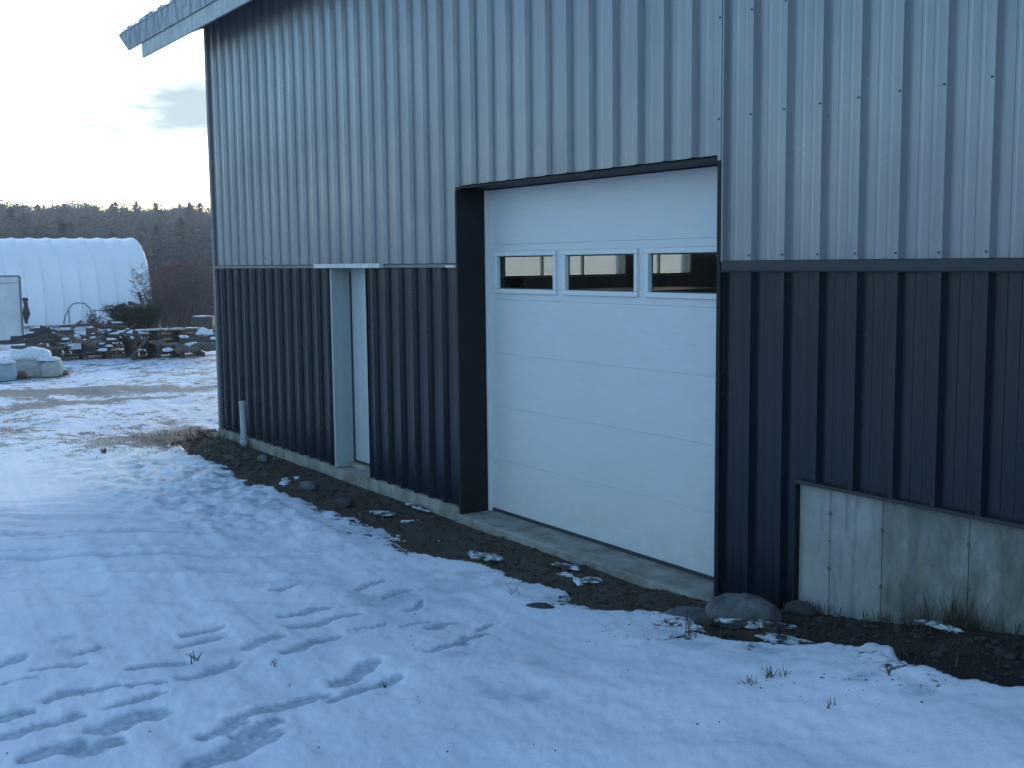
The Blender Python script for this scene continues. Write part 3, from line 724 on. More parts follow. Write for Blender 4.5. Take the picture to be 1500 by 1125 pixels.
patch(830, 830, .12, .035, 7, 'broken snow patch on the soil in front of the door middle', .2)
patch(865, 850, .07, .05, 8, 'small round snow patch on the soil in front of the door middle')
patch(885, 816, .10, .04, 9, 'snow patch lying across the concrete apron edge', .3)
patch(610, 742, .18, .03, 10, 'long thin snow streak on the soil left of the overhead door')
# clods and gravel over the strip, one mass
rg = random.Random(11); cl = MB(); cl2 = MB()
for i in range(1100):
    xx_ = rg.uniform(-.6, 12.2); yy_ = -abs(rg.gauss(0, .42))-.08
    ye_ = float(np.interp(xx_, EX, EY))
    if yy_ < ye_-.12: continue
    s = rg.choice([.005, .006, .007, .009, .011, .014, .02])*rg.uniform(.7, 1.5)
    v, f = ico(1); rr = [Vector((p.x*s*rg.uniform(.8, 1.3), p.y*s*rg.uniform(.8, 1.3), p.z*s*.7)) for p in v]
    z_ = float(base_h(xx_, yy_))-.025+float(fbm(xx_*3, yy_*3, 11, 4))*.035
    (cl if rg.random() < .9 else cl2).add([p+Vector((xx_, yy_, z_+s*.2)) for p in rr], f)
lf = MB()
for i in range(2600):
    xx_ = rg.uniform(-.6, 12.2); yy_ = -abs(rg.gauss(0, .4))-.07; ye_ = float(np.interp(xx_, EX, EY))
    if yy_ < ye_-.05: continue
    z_ = float(base_h(xx_, yy_))-.02+float(fbm(xx_*3, yy_*3, 11, 4))*.035; a = rg.uniform(0, 6.28); s = rg.uniform(.008, .024); c0 = Vector((xx_, yy_, z_))
    u_ = Vector((math.cos(a), math.sin(a), rg.uniform(-.3, .3)))*s; w_ = Vector((-math.sin(a), math.cos(a), rg.uniform(-.3, .4)))*s*rg.uniform(.25, .6); k_ = Vector((0, 0, s*rg.uniform(.1, .5)))
    lf.tri(c0-u_, c0+w_+k_, c0+u_); lf.tri(c0-u_, c0+u_, c0-w_+k_)
M['leaf'] = mottled('dead_leaf', (.075, .042, .03), (.035, .026, .02), 30, .85, bump=0)
tag(lf.build('leaf_litter', 'leaf'), 'dead brown leaves littering the soil along the wall', 'leaves', kind='stuff')
tag(cl.build('soil_clods', 'rock2'), 'dark clods scattered over the bare soil along the wall', 'clods', kind='stuff')
tag(cl2.build('gravel', 'rock2'), 'pale pebbles scattered over the bare soil along the wall', 'gravel', kind='stuff')
# dead grass
def blade(mb_, p, h, lean, w=.0025):
    a = rg.uniform(0, 6.28); d = Vector((math.cos(a), math.sin(a), 0)); q = Vector((-d.y, d.x, 0))*w
    m1 = p+d*lean*.4+Vector((0, 0, h*.6)); tp = p+d*lean+Vector((0, 0, h))
    mb_.quad(p-q, p+q, m1+q*.7, m1-q*.7); mb_.tri(m1-q*.7, m1+q*.7, tp)
gr = MB()
def tuft(x, y, n, h, spread):
    for _ in range(n):
        xx_, yy_ = x+rg.gauss(0, spread), y+rg.gauss(0, spread*.6)
        if yy_ > -.03 and xx_ > 0: yy_ = -.03
        blade(gr, Vector((xx_, yy_, float(base_h(xx_, yy_))-.02)), h*rg.uniform(.5, 1.2), rg.uniform(.01, h*.8), rg.uniform(.0012, .003))
for px, py, n, h, s in [(1395, 905, 60, .13, .10), (1410, 912, 50, .2, .06), (1190, 890, 60, .06, .10), (1290, 908, 60, .06, .15), (1450, 915, 60, .06, .12), (1345, 915, 50, .06, .12),
                        (290, 648, 120, .06, .35), (330, 640, 80, .05, .25), (420, 690, 80, .05, .3), (1130, 925, 70, .05, .14), (1000, 915, 70, .06, .12), (815, 890, 60, .07, .12),
                        (930, 900, 60, .05, .12), (860, 880, 60, .05, .2), (760, 850, 50, .05, .15), (480, 730, 60, .05, .3), (620, 790, 60, .05, .3), (1400, 960, 90, .04, .4), (1240, 940, 70, .04, .3)]:
    p = on_ground(px, py); tuft(p.x, p.y, n, h, s)
tag(gr.build('dead_grass', 'weed'), 'dead brown grass and litter along the foot of the wall', 'grass', kind='stuff')
gr2 = MB(); gr, gr2 = gr2, gr
for k in range(170):
    xx_ = rg.uniform(.2, 10.6); yy_ = float(np.interp(xx_, EX, EY))+rg.gauss(.03, .1)
    if yy_ > -.05: continue
    tuft(xx_, yy_, rg.randint(4, 14), rg.uniform(.02, .06), rg.uniform(.02, .08))
for (px, py, n, h, s_) in [(240, 645, 160, .05, .5), (190, 650, 90, .05, .5), (290, 638, 160, .06, .3), (330, 655, 90, .06, .25), (160, 655, 40, .05, .3)]:
    p = on_ground(px, py)
    for _ in range(n):
        xx_, yy_ = p.x+rg.gauss(0, s_), p.y+rg.gauss(0, s_*.6)
        if xx_ > 0 and yy_ > -.04: continue
        blade(gr, Vector((xx_, yy_, float(base_h(xx_, yy_))-.01)), h*rg.uniform(.5, 1.3), rg.uniform(.01, h), rg.uniform(.0025, .005))
gr, gr2 = gr2, gr
tag(gr2.build('edge_grass', 'drygrass'), 'dry straw coloured grass along the snow edge and off the building corner', 'grass', kind='stuff')
# individual weeds standing in the snow
def weed(px, py, h, n, label, group='dead weed stalks poking through the snow', mt='weed', th=.0022):
    p = on_ground(px, py); m_ = MB()
    for k in range(n):
        a = rg.uniform(0, 6.28); l = rg.uniform(.05, .45)*h; q = Vector((rg.gauss(0, .012), rg.gauss(0, .012), 0))
        pts = [q, q+Vector((math.cos(a)*l*.3, math.sin(a)*l*.3, h*.5)), q+Vector((math.cos(a)*l, math.sin(a)*l, h*rg.uniform(.7, 1.05)))]
        m_.tube(pts, [th, th*.8, th*.4], 4)
        if rg.random() < .7: m_.tube([pts[1], pts[1]+Vector((rg.gauss(0, .25)*h, rg.gauss(0, .25)*h, .25*h))], [th*.6, th*.3], 3)
    o = m_.build('dead_weed', mt, loc=(p.x, p.y, p.z-.01)); return tag(o, label, 'weed', group)
weed(283, 975, .085, 3, 'dark forked twig standing out of a footprint at lower left', th=.004)
weed(1006, 942, .17, 4, 'tallest pair of thin stalks in the snow below the flat stone')
weed(1018, 945, .15, 2, 'thin upright stalk just right of the tallest pair below the flat stone')
weed(757, 880, .10, 4, 'weed tuft left of the small half sunk rock')
weed(402, 978, .06, 3, 'tiny twig in the snow right of the forked twig')
weed(422, 1012, .04, 2, 'tiny twig beside the long bottom footprint')
weed(1412, 906, .24, 16, 'dark burst of dead stems against the stained concrete wall', th=.003)
weed(152, 664, .07, 14, 'dark little tuft alone on the snow left of the soil tongue', th=.005)
weed(1300, 1000, .09, 3, 'leaning stalk in the snow near the soil edge at right')
weed(1250, 1008, .05, 5, 'dark little weed in the snow at lower right')
weed(562, 1008, .04, 6, 'dark weed bit at the end of a long footprint')
weed(640, 940, .035, 8, 'dark weed clump in the snow above a footprint')
weed(478, 815, .03, 6, 'flat dark weed bit on the snow below the soil tongue')
weed(530, 826, .03, 6, 'second flat dark weed bit on the snow right of the first')
weed(930, 915, .04, 7, 'low dark weed in the snow right of the small rock')
weed(1218, 1040, .05, 4, 'short stalks in the snow in the lower right foreground')
weed(1100, 1010, .07, 6, 'row end of fine stalks left of the lower right weeds')
weed(1125, 1002, .08, 7, 'fine stalk cluster in the middle of the lower right snow')
weed(1150, 1000, .07, 5, 'fine stalks right of the middle cluster in the lower right snow')
# specks
sk = MB()
for i in range(130):
    px, py = rg.uniform(0, 1480), rg.uniform(800, 1120)
    if rg.random() < .75: c_q = rg.choice([(900, 920), (1120, 1003), (1000, 930), (640, 940), (500, 820), (1300, 1010), (760, 860)]); px, py = rg.gauss(c_q[0], 45), rg.gauss(c_q[1], 16)
    p = on_ground(px, py)
    if p.y > float(np.interp(p.x, EX, EY))-.02: continue
    s = rg.uniform(.0015, .0038); v, f = ico(1)
    sk.add([Vector((q.x*s*rg.uniform(.7, 2), q.y*s, q.z*s))+Vector((p.x, p.y, p.z+.035)) for q in v], f)
tag(sk.build('litter_specks', 'weed'), 'dark specks of plant litter strewn on the snow', 'litter', kind='stuff')

# ------------------------------------------------------------------ background yard
# hoop shelter: base of its right end at (224,450)-ish, running left and towards the camera
AX = 30
def cam_dirs():
    f = Vector((_fwd.x, _fwd.y, 0)).normalized(); r = Vector((f.y, -f.x, 0)); return f, r
ff_, rr_ = cam_dirs()
near_end = at(224, 472, 50); near_end.z = float(base_h(near_end.x, near_end.y))
axis = (-rr_*math.cos(R(AX))-ff_*math.sin(R(AX))).normalized()      # towards the left end
across = Vector((-axis.y, axis.x, 0));  across = across if across.dot(ff_) > 0 else -across
hoop = empty('hoop_shelter', near_end, 'white fabric hoop shelter with ribbed curved cover beyond the pallets', 'hoop shelter')
BAY, NB, W_, HH = .70, 30, 8.2, 3.80
m_ = MB(); NS = 26; SUBB = 6
def arch(t_, bulge=0):
    a = math.pi*t_; x_ = W_/2*(1-math.copysign(abs(math.cos(a))**.82, math.cos(a)))*1.0; z_ = HH*math.sin(a)**.72
    k = 1-bulge
    return (W_/2+(x_-W_/2)*k, z_*k)
for i in range(NB*SUBB+1):
    s_pos = i*BAY/SUBB; ph = (i % SUBB)/SUBB; b_ = .009*math.sin(math.pi*ph)
    for j in range(NS+1):
        u_, z_ = arch(j/NS, b_); m_.v.append(axis*s_pos+across*u_+Vector((0, 0, z_)))
for i in range(NB*SUBB):
    for j in range(NS):
        a = i*(NS+1)+j; m_.f.append((a, a+1, a+NS+2, a+NS+1))
m_.build('cover', 'film', hoop, smooth=True)
m_ = MB()
for s_pos in (.03, NB*BAY-.03):
    b = len(m_.v); m_.v += [axis*s_pos+across*arch(j/NS, .01)[0]+Vector((0, 0, arch(j/NS, .01)[1])) for j in range(NS+1)]; m_.f.append(tuple(range(b, b+NS+1)))
m_.build('end_panel', 'film', hoop)
for i in range(NB+1):
    MB().tube([axis*(i*BAY)+across*arch(j/18, -.004)[0]+Vector((0, 0, arch(j/18, -.001)[1])) for j in range(19)], .022, 5).build('hoop_rib', 'film', hoop, smooth=True)
MB().tube([axis*0-across*.03+Vector((0, 0, .15)), axis*(NB*BAY)-across*.03+Vector((0, 0, .15))], .05, 5).build('base_rail', 'frame', hoop)

# white container at the left edge
def oriented(px, dist, yaw_extra=0):
    p = spot(px, dist); f = (Vector((p.x, p.y, 0))-Vector((CAM.x, CAM.y, 0))).normalized(); return p, math.atan2(f.y, f.x)-R(90)+yaw_extra
p, a = oriented(33, 38, R(14)); ct = empty('white_container', p, 'plain white box container at the left edge in front of the hoop shelter', 'container', rz=a)
MB().box(-5.5, 0, 0, 2.3, .12, 2.06).build('body', 'white', ct, bevel=.02)
MB().box(-5.52, .02, -.02, 2.32, 2.06, 2.10).build('top_rail', 'frame', ct)
MB().box(-5.5, 0, -.012, -.002, 1.86, 1.875).build('upper_seam', 'frame', ct)
MB().box(-.0, .05, -.03, .06, .05, 2.06).build('corner_post', 'frame', ct)
MB().box(-5.5, 0, .05, 2.2, -.2, .12).build('skid', 'wood', ct)
p = at(38, 455, 37.6); p.z = 0
m_ = MB(); zt, zb = at(38, 437, 37.6).z, at(36, 474, 37.6).z
m_.tube([(0, 0, zt), (.02, 0, zt-.12), (.05, 0, zt-.2), (.03, 0, zt-.45), (-.06, 0, zb+.1), (-.08, 0, zb)], [.05, .08, .06, .12, .06, .04], 7)
v, f = lump(.12, .1, .07, 4, 2, .3); m_.add([q+Vector((.02, 0, zt-.04)) for q in v], f)
tag(m_.build('rolled_tarp', 'black', loc=(p.x, p.y, 0), smooth=True), 'dark rolled tarp hanging by the right corner of the white container', 'tarp')

# pallets: stacks in a row
def pallet_mesh(w=1.2, d=1.0, h=.135):
    m_ = MB(); n = 7
    for k in range(n): x0 = k*w/n+.01; m_.box(x0, x0+w/n-.04+.012*(k % 2), 0, d, h-.02, h-.003*(k % 3))
    for k in range(3):
        for q in range(3): x0 = q*(w-.12)/2; y0 = k*(d-.1)/2; m_.box(x0+.001, x0+.119, y0+.004, y0+.096, .021, h-.0235)
    for k in range(3): x0 = k*(w-.1)/2; m_.box(x0, x0+.1, .002, d-.002, 0, .02)
    return m_.mesh()
pal = {k: pallet_mesh() for k in ('wood', 'wood2')}
for k in pal: pal[k].materials.append(M[k])
G = 'wooden pallets stacked in the yard'
stacks = [(38, 29.5, 4, .0), (82, 28.2, 3, .1), (120, 30.0, 2, -.15), (150, 28.6, 4, .05), (193, 27.8, 5, -.03), (228, 28.0, 5, .12)]
rp = random.Random(3)
names = ['at the container', 'second from the container', 'under the bent pipe arch', 'in the middle of the row', 'under the brush pile', 'at the right end of the row']
for si, (px, dist, n, ya) in enumerate(stacks):
    p, a = oriented(px, dist, ya)
    for k in range(n):
        mt = 'wood' if rp.random() < .75 else 'wood2'
        o = bpy.data.objects.new('pallet', pal[mt]); C.objects.link(o)
        o.location = p+Vector((rp.gauss(0, .03), rp.gauss(0, .03), k*.139-.03)); o.rotation_euler = (rp.gauss(0, .006), rp.gauss(0, .008), a+rp.gauss(0, .03))
        pos = 'topmost' if k == n-1 else ['bottom', 'second', 'third', 'fourth'][k]
        tag(o, f'{pos} dark wooden pallet of the stack {names[si]}', 'pallet', G)
        if k == n-1:
            for q in range(3):
                v, f = lump(rp.uniform(.08, .26), rp.uniform(.1, .3), .02, si*5+q, 2, .4)
                c = link('snow_cap', mesh([w+Vector((.2+q*.35, rp.uniform(.15, .6), .137)) for w in v], f, True), 'patch', o)
# ragged objects between and on the stacks: crates, boards, snow-topped boxes
def crate(px, py_top, py_bot, dist, wpx, mt, label, cap=True):
    p0 = at(px, py_bot, dist); p1 = at(px, py_top, dist); w = wpx*dist/FPX; h = p1.z-p0.z
    p, a = oriented(px, dist, rp.uniform(-.3, .3)); e = empty('crate', (p0.x, p0.y, p0.z), label, 'crate', 'crates among the pallets', rz=a)
    nb = max(2, int(h/.11))
    for k in range(nb): MB().box(-w/2, w/2, 0, .02, k*h/nb+.008, (k+1)*h/nb-.008).build('slat', mt, e)
    MB().box(-w/2, w/2, .022, w*.8, 0, h-.01).build('body', 'black', e)
    if cap:
        v, f = lump(w*.5, w*.42, .035, int(px), 2, .3); link('snow_cap', mesh([q+Vector((0, w*.4, h)) for q in v], f, True), 'patch', e)
crate(100, 483, 505, 28.9, 18, 'wood2', 'low slatted crate right of the container stack')
crate(112, 492, 512, 27.5, 13, 'white', 'small white snow-topped crate low in the pallet row')
crate(135, 480, 500, 29.2, 16, 'brick', 'reddish crate behind the middle pallets')
crate(172, 473, 484, 28.6, 16, 'wood', 'dark crate on top of the pallets below the brush')
crate(62, 480, 498, 31, 22, 'wood', 'dark low crate just right of the container')
crate(296, 464, 487, 38, 30, 'wood', 'brown latticed crate with snow on top by the building corner')
for i, (px, py, dist, w, lab) in enumerate([(96, 497, 27.2, .10, 'snow clump low in front of the second stack'), (104, 506, 27.0, .09, 'snow clump on the ground left of the middle stack'),
        (160, 507, 27.1, .10, 'small snow clump below the middle stack'), (245, 513, 26.6, .16, 'snowy hummock at the right end of the pallet row'), (276, 506, 27, .2, 'snow lump left of the logs at the corner'),
        (150, 513, 26.8, .13, 'small snow clump on the ground before the middle stack'), (90, 490, 29.0, .12, 'snow clump between the first two stacks')]):
    p = at(px, py, dist); v, f = lump(w, w*.7, w*.35, i+40, 3, .3)
    tag(link('snow_clump', mesh(v, f, True), 'patch', loc=p), lab, 'snow clump', 'snow clumps about the pallet row')
# beams lying about
def log(pa, pb, r_, mt, label, group=None):
    m_ = MB(); n = 6; pa, pb = Vector(pa), Vector(pb); o0 = pa.copy()
    pts = [(pb-pa)*(k/n)+Vector((0, 0, rp.gauss(0, r_*.25))) for k in range(n+1)]
    m_.tube(pts, [r_*rp.uniform(.8, 1.1) for _ in pts], 8); return tag(m_.build('log', mt, loc=o0, smooth=False), label, 'log', group)
log(at(203, 428, 29), at(211, 452, 28.8), .045, 'wood', 'dark log sticking up out of the brush pile')
log(at(190, 444, 29), at(212, 450, 28.4), .05, 'wood', 'dark log leaning across the brush pile')
log(at(168, 452, 29), at(183, 446, 28.9), .05, 'wood', 'short stub poking out at the left of the brush pile')
log(at(265, 500, 27), at(318, 498, 27.4), .10, 'wood', 'dark snow-topped log by the building corner')
log(at(258, 512, 26.2), at(318, 508, 26.0), .09, 'wood2', 'pale frosty log lying in front of the dark one by the corner')
log(at(290, 489, 28), at(320, 492, 27.8), .12, 'frame', 'bluish log end behind the others by the corner')
log(at(225, 500, 26.8), at(262, 506, 26.3), .05, 'wood2', 'thin board at the right end of the pallet row')
for i, (px, py, dist, w) in enumerate([(270, 494, 27, .12), (300, 488, 27.4, .2), (314, 496, 26.9, .12), (285, 505, 26.5, .13)]):
    v, f = lump(w, w*.7, w*.45, i+60, 3, .5)
    tag(link('snow_heap', mesh(v, f, True), 'patch', loc=at(px, py, dist)), ['small snow heap left of the corner logs', 'wide snow heap on the corner logs', 'snow heap touching the building edge', 'snow heap in front of the corner logs'][i], 'snow heap', 'snow heaps at the corner logs')
for i in range(34):
    px = rp.uniform(38, 262); py = rp.uniform(474, 512); dist = rp.uniform(26.6, 29.5); L = rp.uniform(.3, 1.1); a = rp.gauss(0, .5)+(0 if rp.random() < .75 else 1.1)
    c0 = at(px, py, dist); dv = (rr_*math.cos(a)*L+Vector((0, 0, math.sin(a)*L*.5))+ff_*rp.gauss(0, .2))
    w_ = rp.uniform(.02, .05); m_ = MB(); m_.tube([Vector((0, 0, 0))-dv/2, dv/2], w_, 4)
    o = tag(m_.build('loose_board', rp.choice(['wood', 'wood', 'black', 'wood2', 'brick']), loc=c0), 'dark loose board or stick lying among the pallet stacks', 'board', 'loose boards among the pallets')
    if rp.random() < .3:
        v, f = lump(w_*2.5, w_*2, w_*.7, 300+i, 1, .3); link('snow_cap', mesh([q+Vector((0, 0, w_)) for q in v], f, True), 'patch', o)
# bent pipe arch
A_ = [(93, 474), (96, 462), (101, 452), (107, 445), (115, 443.5), (124, 444.5), (131, 451), (134, 458)]
pts = [at(x_, y_, 30.5) for x_, y_ in A_]; o0 = pts[0].copy()
tag(MB().tube([q-o0 for q in pts], .018, 6).build('bent_pipe', 'frame', loc=o0, smooth=True), 'thin bent pipe arch standing over the pallet row', 'pipe')
pts = [at(x_, y_, 30.5) for x_, y_ in [(102, 474), (101, 455)]]; o0 = pts[0].copy()
tag(MB().tube([q-o0 for q in pts], .016, 5).build('stake', 'frame', loc=o0), 'short stake beside the left foot of the pipe arch', 'stake')
# brush
def shrub_mesh(n, h, w, seed, arch_=0.2, th=.012, sub=3):
    r_ = random.Random(seed); m_ = MB()
    for k in range(n):
        a = r_.uniform(0, 6.283); b = r_.uniform(0, .25)*w; p0 = Vector((math.cos(a)*b, math.sin(a)*b, -.1)); L = h*r_.uniform(.55, 1.05)
        out = r_.uniform(.1, 1)*w*.5; pts = []
        for q in range(5):
            t_ = q/4; pts.append(p0+Vector((math.cos(a)*out*t_**1.3+r_.gauss(0, .02)*h, math.sin(a)*out*t_**1.3+r_.gauss(0, .02)*h, L*(t_-arch_*t_*t_*t_))))
        for q in range(4):
            d = pts[q+1]-pts[q]; s_ = d.cross(Vector((r_.gauss(0, 1), r_.gauss(0, 1), .2))).normalized()*th*(1-q*.2); m_.quad(pts[q]-s_, pts[q]+s_, pts[q+1]+s_*.8, pts[q+1]-s_*.8)
        for q in range(sub*4):
            i = r_.randint(1, 3); c0 = pts[i].lerp(pts[i+1], r_.random()); d = Vector((r_.gauss(0, 1), r_.gauss(0, 1), r_.uniform(.1, 1))).normalized()*h*r_.uniform(.08, .22)
            s_ = d.cross(Vector((r_.gauss(0, 1), r_.gauss(0, 1), .2))).normalized()*th*.5; m_.tri(c0-s_, c0+s_, c0+d)
    return m_.mesh()
def shrub(px, dist, h, w, mt, seed, label, n=60, group='leafless shrubs beyond the pallet row', pz=None, name='shrub', **kw):
    p = spot(px, dist)
    if pz is not None: p.z = at(px, pz, dist).z
    return tag(link(name, shrub_mesh(n, h, w, seed, **kw), mt, loc=p), label, 'shrub' if name == 'shrub' else 'brush', group)
shrub(200, 29.2, 1.0, 1.3, 'needle', 1, 'dark green brush heap on the pallet row', 260, None, 476, name='brush_heap', th=.014, arch_=.45)
shrub(180, 29.4, .75, .8, 'twig_brown', 2, 'brown brush at the left of the green brush heap', 90, None, 476, name='brush_heap', arch_=.4)
shrub(218, 29.4, .75, .8, 'twig', 3, 'pale twiggy brush at the right of the green brush heap', 110, None, 478, name='brush_heap', arch_=.4)
shrub(138, 30.2, .5, .45, 'weed', 4, 'bristly dark branch standing right of the pipe arch', 24, None, 472, name='brush_heap')
shrub(152, 30.0, .35, .8, 'twig_brown', 5, 'low brown brush between the pipe arch and the green heap', 50, None, 476, name='brush_heap', arch_=.4)
m_ = MB(); base_ = at(226, 440, 54)
for k in range(46):
    pts = []; jx, jy = rp.gauss(0, 2.2), rp.gauss(0, 2.2); cutn = rp.randint(4, 7); jd = rp.gauss(0, .5)
    for (x_, y_) in [(226, 440), (227, 418), (233, 403), (243, 394), (256, 389.5), (272, 389), (287, 394)][:cutn]:
        pts.append(at(x_+jx+rp.gauss(0, .7), y_+jy*.8+rp.gauss(0, .7), 54+jd)-base_)
    m_.tube(pts, [.030-.003*q for q in range(len(pts))], 3, cap=False)
tag(m_.build('shrub', 'twig_red', loc=base_), 'bundle of arching red stems just right of the hoop shelter', 'shrub')
shrub(268, 60, 3.3, 3.6, 'twig_red', 12, 'dull red shrub behind the arching stems right of the hoop shelter', 90, arch_=.5, th=.03)
bl = ['tall', 'low', 'dense', 'loose', 'leaning', 'rounded']
for i in range(36):
    px = 232+(i%20)*4.2+rp.uniform(-4, 4) if i < 20 else rp.uniform(232, 320); dist = rp.uniform(44, 78)
    shrub(px, dist, rp.uniform(1.8, 3.6), rp.uniform(2.2, 3.6), rp.choice(['twig_brown', 'twig', 'twig_brown', 'drygrass']) if dist > 55 else rp.choice(['twig_brown', 'drygrass', 'twig']), 20+i % 6,
          'leafless brown shrub in the thicket between hoop shelter and building', 80, 'leafless shrubs in the thicket', arch_=.3, th=.022)
for i in range(10):
    px = 228+i*10+rp.uniform(-3, 3); dist = rp.uniform(33, 42)
    shrub(px, dist, rp.uniform(.5, .95), rp.uniform(1.2, 1.8), 'drygrass' if i % 3 else 'twig_brown', 90+i % 4, 'dry weedy clump at the edge of the snow before the thicket', 80, 'dry weedy clumps before the thicket', arch_=.3, th=.01)
shrub(258, 31, .75, .5, 'needle', 7, 'small dark green evergreen sprig at the right end of the pallets', 70, None, name='shrub', th=.012)
# parked car, far right of the shelter
p, a = oriented(233, 62, R(20)); car = empty('parked_car', p, 'small pale blue car partly hidden beyond the right end of the hoop shelter', 'car', rz=a)
zc = at(233, 441, 62).z-p.z
prof = [(-2.0, .35), (-2.0, .85), (-1.3, .95), (-.75, 1.42), (.7, 1.42), (1.25, .95), (2.0, .85), (2.0, .35)]
prof = [(u_*.55, v_) for u_, v_ in prof]
m_ = MB(); n = len(prof); m_.v += [Vector((u_, y_, v_)) for y_ in (0, 1.6) for u_, v_ in prof]; m_.f += [tuple(range(n))[::-1], tuple(range(n, 2*n))]+[(k, (k+1) % n, n+(k+1) % n, n+k) for k in range(n)]
m_.build('body', 'blue', car, loc=(0, 0, zc-.35), bevel=.05)
MB().box(-.55, .5, -.01, 1.61, .98, 1.34).build('window', 'glass_dark', car, loc=(0, 0, zc-.35))
for u_ in (-.7, .7):
    for y_ in (-.02, 1.45): MB().tube([(u_, y_, .32), (u_, y_+.18, .32)], .31, 14).build('wheel', 'rubber', car, loc=(0, 0, zc-.35))
if zc > .4: MB().box(-1.4, 1.4, -.5, 2.2, -.3, zc-.36).build('mound', 'soil', car)

# tarped bags at the left, nearer
p, a = oriented(52, 23.6); bags = empty('bulk_bag', p, 'pale grey bulk bag lying under snow, the left one of two', 'bag', 'bulk bags at the left', rz=a)
def bagm(w, h, seed):
    v, f = lump(w/2, w*.4, h*.62, seed, 4, .2, .55, 1.6); return [Vector((math.copysign(abs(q.x/(w/2))**.6*(w/2), q.x), math.copysign(abs(q.y/(w*.4))**.7*w*.4, q.y), q.z)) for q in v], f
v, f = bagm(.52, .42, 31); link('sack', mesh([q+Vector((-.12, 0, .16)) for q in v], f, True), 'sack', bags)
v, f = lump(.36, .25, .2, 33, 3, .3); link('snow_cap', mesh([q+Vector((-.15, 0, .40)) for q in v], f, True), 'patch', bags)
p2, a2 = oriented(68, 23.5); b2 = empty('bulk_bag', p2, 'pale grey bulk bag lying under snow, the right one of two', 'bag', 'bulk bags at the left', rz=a2)
v, f = bagm(.42, .36, 35); link('sack', mesh([q+Vector((.06, 0, .13)) for q in v], f, True), 'sack', b2)
v, f = lump(.24, .2, .07, 36, 3, .25); link('snow_cap', mesh([q+Vector((.0, 0, .33)) for q in v], f, True), 'patch', b2)
p2, a2 = oriented(25, 23.8); v, f = lump(.30, .2, .17, 37, 3, .3)
tag(link('snow_heap', mesh(v, f, True), 'patch', loc=p2+Vector((0, 0, .22))), 'snowy heap left of the two bulk bags', 'snow heap')
p2, a2 = oriented(3, 23.0); b3 = empty('bulk_bag', p2, 'pale blue-grey sack cut by the left picture edge', 'bag', rz=a2)
v, f = bagm(.42, .4, 39); link('sack', mesh([q+Vector((0, 0, .14)) for q in v], f, True), 'blue', b3)
v, f = lump(.22, .2, .06, 36, 3, .25); link('snow_cap', mesh([q+Vector((.0, 0, .34)) for q in v], f, True), 'patch', b3)
for i, (px, dist, s, mt, lab) in enumerate([(14, 23.2, .13, 'black', 'black plastic bucket lying between the sacks'), (28, 23.4, .11, 'brick', 'reddish block between the left sack and the bulk bags'), (85, 23.6, .09, 'yellow', 'yellowish plastic scrap right of the bulk bags'), (93, 23.6, .08, 'brick', 'small reddish scrap beside the yellowish one')]):
    p2 = spot(px, dist); v, f = lump(s, s, s*.8, 70+i, 2, .3, .5)
    tag(link('scrap', mesh(v, f), mt, loc=p2+Vector((0, 0, s*.4))), lab, 'scrap')

# ------------------------------------------------------------------ woodland
def conifer(seed, h=9.0):
    r_ = random.Random(seed); m_ = MB(); w0 = h*r_.uniform(.17, .24)
    for i in range(620):
        t_ = r_.random()**.8; z = h*(.1+.9*t_); rad = w0*(1-t_)**.6*(.55+.45*math.sin(t_*38+seed))*r_.uniform(.35, 1.1)+.05
        a = r_.uniform(0, 6.283); c0 = Vector((math.cos(a)*rad, math.sin(a)*rad, z)); s = h*.032*r_.uniform(.6, 1.4)*(1.15-t_*.7)
        d = Vector((math.cos(a), math.sin(a), r_.uniform(-.5, .2)))*s*1.7; q = Vector((-math.sin(a), math.cos(a), r_.gauss(0, .3)))*s*.55
        m_.tri(c0-d*.7-q*1.5, c0-d*.7+q*1.5, c0+d)
    for i in range(10): m_.tri(Vector((r_.gauss(0, .05), 0, h*.97)), Vector((r_.gauss(0, .05), .05, h*.97)), Vector((r_.gauss(0, .03), 0, h*1.05)))
    tr = MB().tube([(0, 0, -.5), (0, 0, h*.5), (0, 0, h*.96)], [h*.018, h*.012, h*.003], 5)
    return tr.mesh(), m_.mesh()
def broadleaf(seed, h=9.0):
    r_ = random.Random(seed); tr = MB(); m_ = MB(); lean = Vector((r_.gauss(0, .03), r_.gauss(0, .03), 1))*h
    tr.tube([Vector((0, 0, -.5)), lean*.35, lean*.7], [h*.016, h*.011, h*.006], 5)
    for k in range(16):
        t_ = r_.uniform(.3, .7); a = r_.uniform(0, 6.283); c0 = lean*t_; L = h*(1-t_)*r_.uniform(.6, .95)
        d = Vector((math.cos(a)*r_.uniform(.25, .6), math.sin(a)*r_.uniform(.25, .6), 1)).normalized()*L
        tr.tube([c0, c0+d*.5+Vector((0, 0, -.03*h)), c0+d], [h*.005, h*.0035, h*.0015], 3)
        for q in range(34):
            u = c0+d*r_.uniform(.3, 1.05)+Vector((r_.gauss(0, .035), r_.gauss(0, .035), r_.gauss(0, .03)))*h
            e = Vector((r_.gauss(0, .6), r_.gauss(0, .6), r_.uniform(.3, 1.2))).normalized()*h*r_.uniform(.03, .075); s = e.cross(Vector((r_.gauss(0, 1), r_.gauss(0, 1), .1))).normalized()*h*.010
            m_.tri(u-s, u+s, u+e)
    return tr.mesh(), m_.mesh()
kinds = []
for i in range(5): a, b = conifer(100+i); a.materials.append(M['bark']); b.materials.append(M['needle']); kinds.append(('conifer', a, b))
for i in range(5): a, b = broadleaf(200+i); a.materials.append(M['bark']); b.materials.append(M['twig']); kinds.append(('bare_tree', a, b))
rt = random.Random(21)
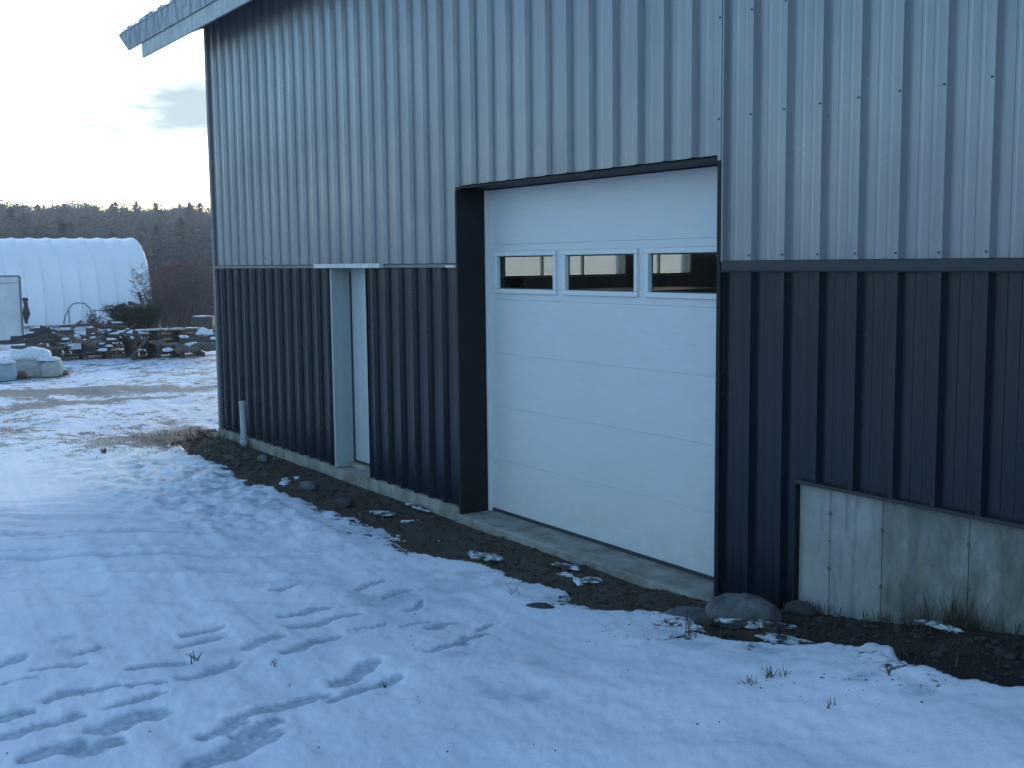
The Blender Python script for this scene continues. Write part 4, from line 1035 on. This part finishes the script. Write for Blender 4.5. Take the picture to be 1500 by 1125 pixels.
def place_tree(ang, D_, hs, ki):
    x_ = CAM.x-math.cos(R(ang))*D_; y_ = CAM.y+math.sin(R(ang))*D_; z_ = float(base_h(x_, y_))
    kind, a, b = kinds[ki]
    e = empty(kind, (x_, y_, z_), 'dark evergreen conifer in the wooded ridge' if kind == 'conifer' else 'leafless grey-brown tree in the wooded ridge', 'tree',
              'conifers on the wooded ridge' if kind == 'conifer' else 'bare trees on the wooded ridge', rz=rt.uniform(0, 6.28))
    s = hs/9.0; e.scale = (s*rt.uniform(1.3, 1.9), s*rt.uniform(1.3, 1.9), s)
    link('trunk', a, None, e); link('crown', b, None, e)
for row, (D_, hs, step) in enumerate([(252, 9, .27), (238, 9, .30), (222, 8.7, .34), (200, 8.4, .40), (178, 8, .5), (152, 7.5, .6), (130, 7, .75), (110, 6.5, .9)]):
    an = 6.5
    while an < 22.5:
        k = rt.randint(0, 4) if rt.random() < (.62 if row < 3 else .42) else rt.randint(5, 9)
        place_tree(an+rt.uniform(-.15, .15), D_+rt.uniform(-9, 9), hs*rt.choice([.84, .9, .95, 1, 1, 1.04, 1.14]), k); an += step*rt.uniform(.6, 1.4)
# the wood goes on out of sight on both sides as one mass
WV = {'needle': MB(), 'twig': MB()}
wood_rows = [(248, 9, 1.0), (215, 8.5, 1.3), (170, 8, 1.6), (130, 7, 2.2)]
for lo_, hi_ in ((-25, 6.2), (22.8, 58)):
    for D_, hs, step in wood_rows:
        an = lo_
        while an < hi_:
            ki = rt.randint(0, 9); kind, a, b = kinds[ki]; x_ = CAM.x-math.cos(R(an))*D_; y_ = CAM.y+math.sin(R(an))*D_; z_ = float(base_h(x_, y_)); s = hs/9*rt.uniform(.8, 1.25); q = rt.uniform(0, 6.28)
            mx = Matrix.Translation((x_, y_, z_)) @ Matrix.Rotation(q, 4, 'Z') @ Matrix.Diagonal((s*1.5, s*1.5, s, 1))
            W = WV['needle' if ki < 5 else 'twig']
            co = np.empty(len(b.vertices)*3); b.vertices.foreach_get('co', co); co = co.reshape(-1, 3)
            nf_ = len(b.polygons); sel = [tuple(pl.vertices) for pl in b.polygons][::2]
            A4 = np.array(mx); co = co @ A4[:3, :3].T+A4[:3, 3]
            base = len(W.v); W.v += [tuple(c0) for c0 in co]; W.f += [tuple(base+i for i in f_) for f_ in sel]
            an += step*rt.uniform(.7, 1.3)
tag(WV['needle'].build('woodland', 'needle'), 'evergreen part of the wood beyond the picture edges', 'woodland', kind='stuff')
tag(WV['twig'].build('woodland', 'twig'), 'leafless part of the wood beyond the picture edges', 'woodland', kind='stuff')

# ------------------------------------------------------------------ air
hz = bpy.data.materials.new('air'); hz.use_nodes = True; hn = hz.node_tree.nodes; hn.clear()
pv = hn.new('ShaderNodeVolumePrincipled'); pv.inputs['Density'].default_value = .0011; pv.inputs['Color'].default_value = (.85, .9, 1, 1); pv.inputs['Anisotropy'].default_value = .2
ho = hn.new('ShaderNodeOutputMaterial'); hz.node_tree.links.new(pv.outputs[0], ho.inputs['Volume'])
haze = link('haze', MB().box(-5100, 5100, -5100, 5100, -8, 24).mesh(), hz); tag(haze, kind='stuff')
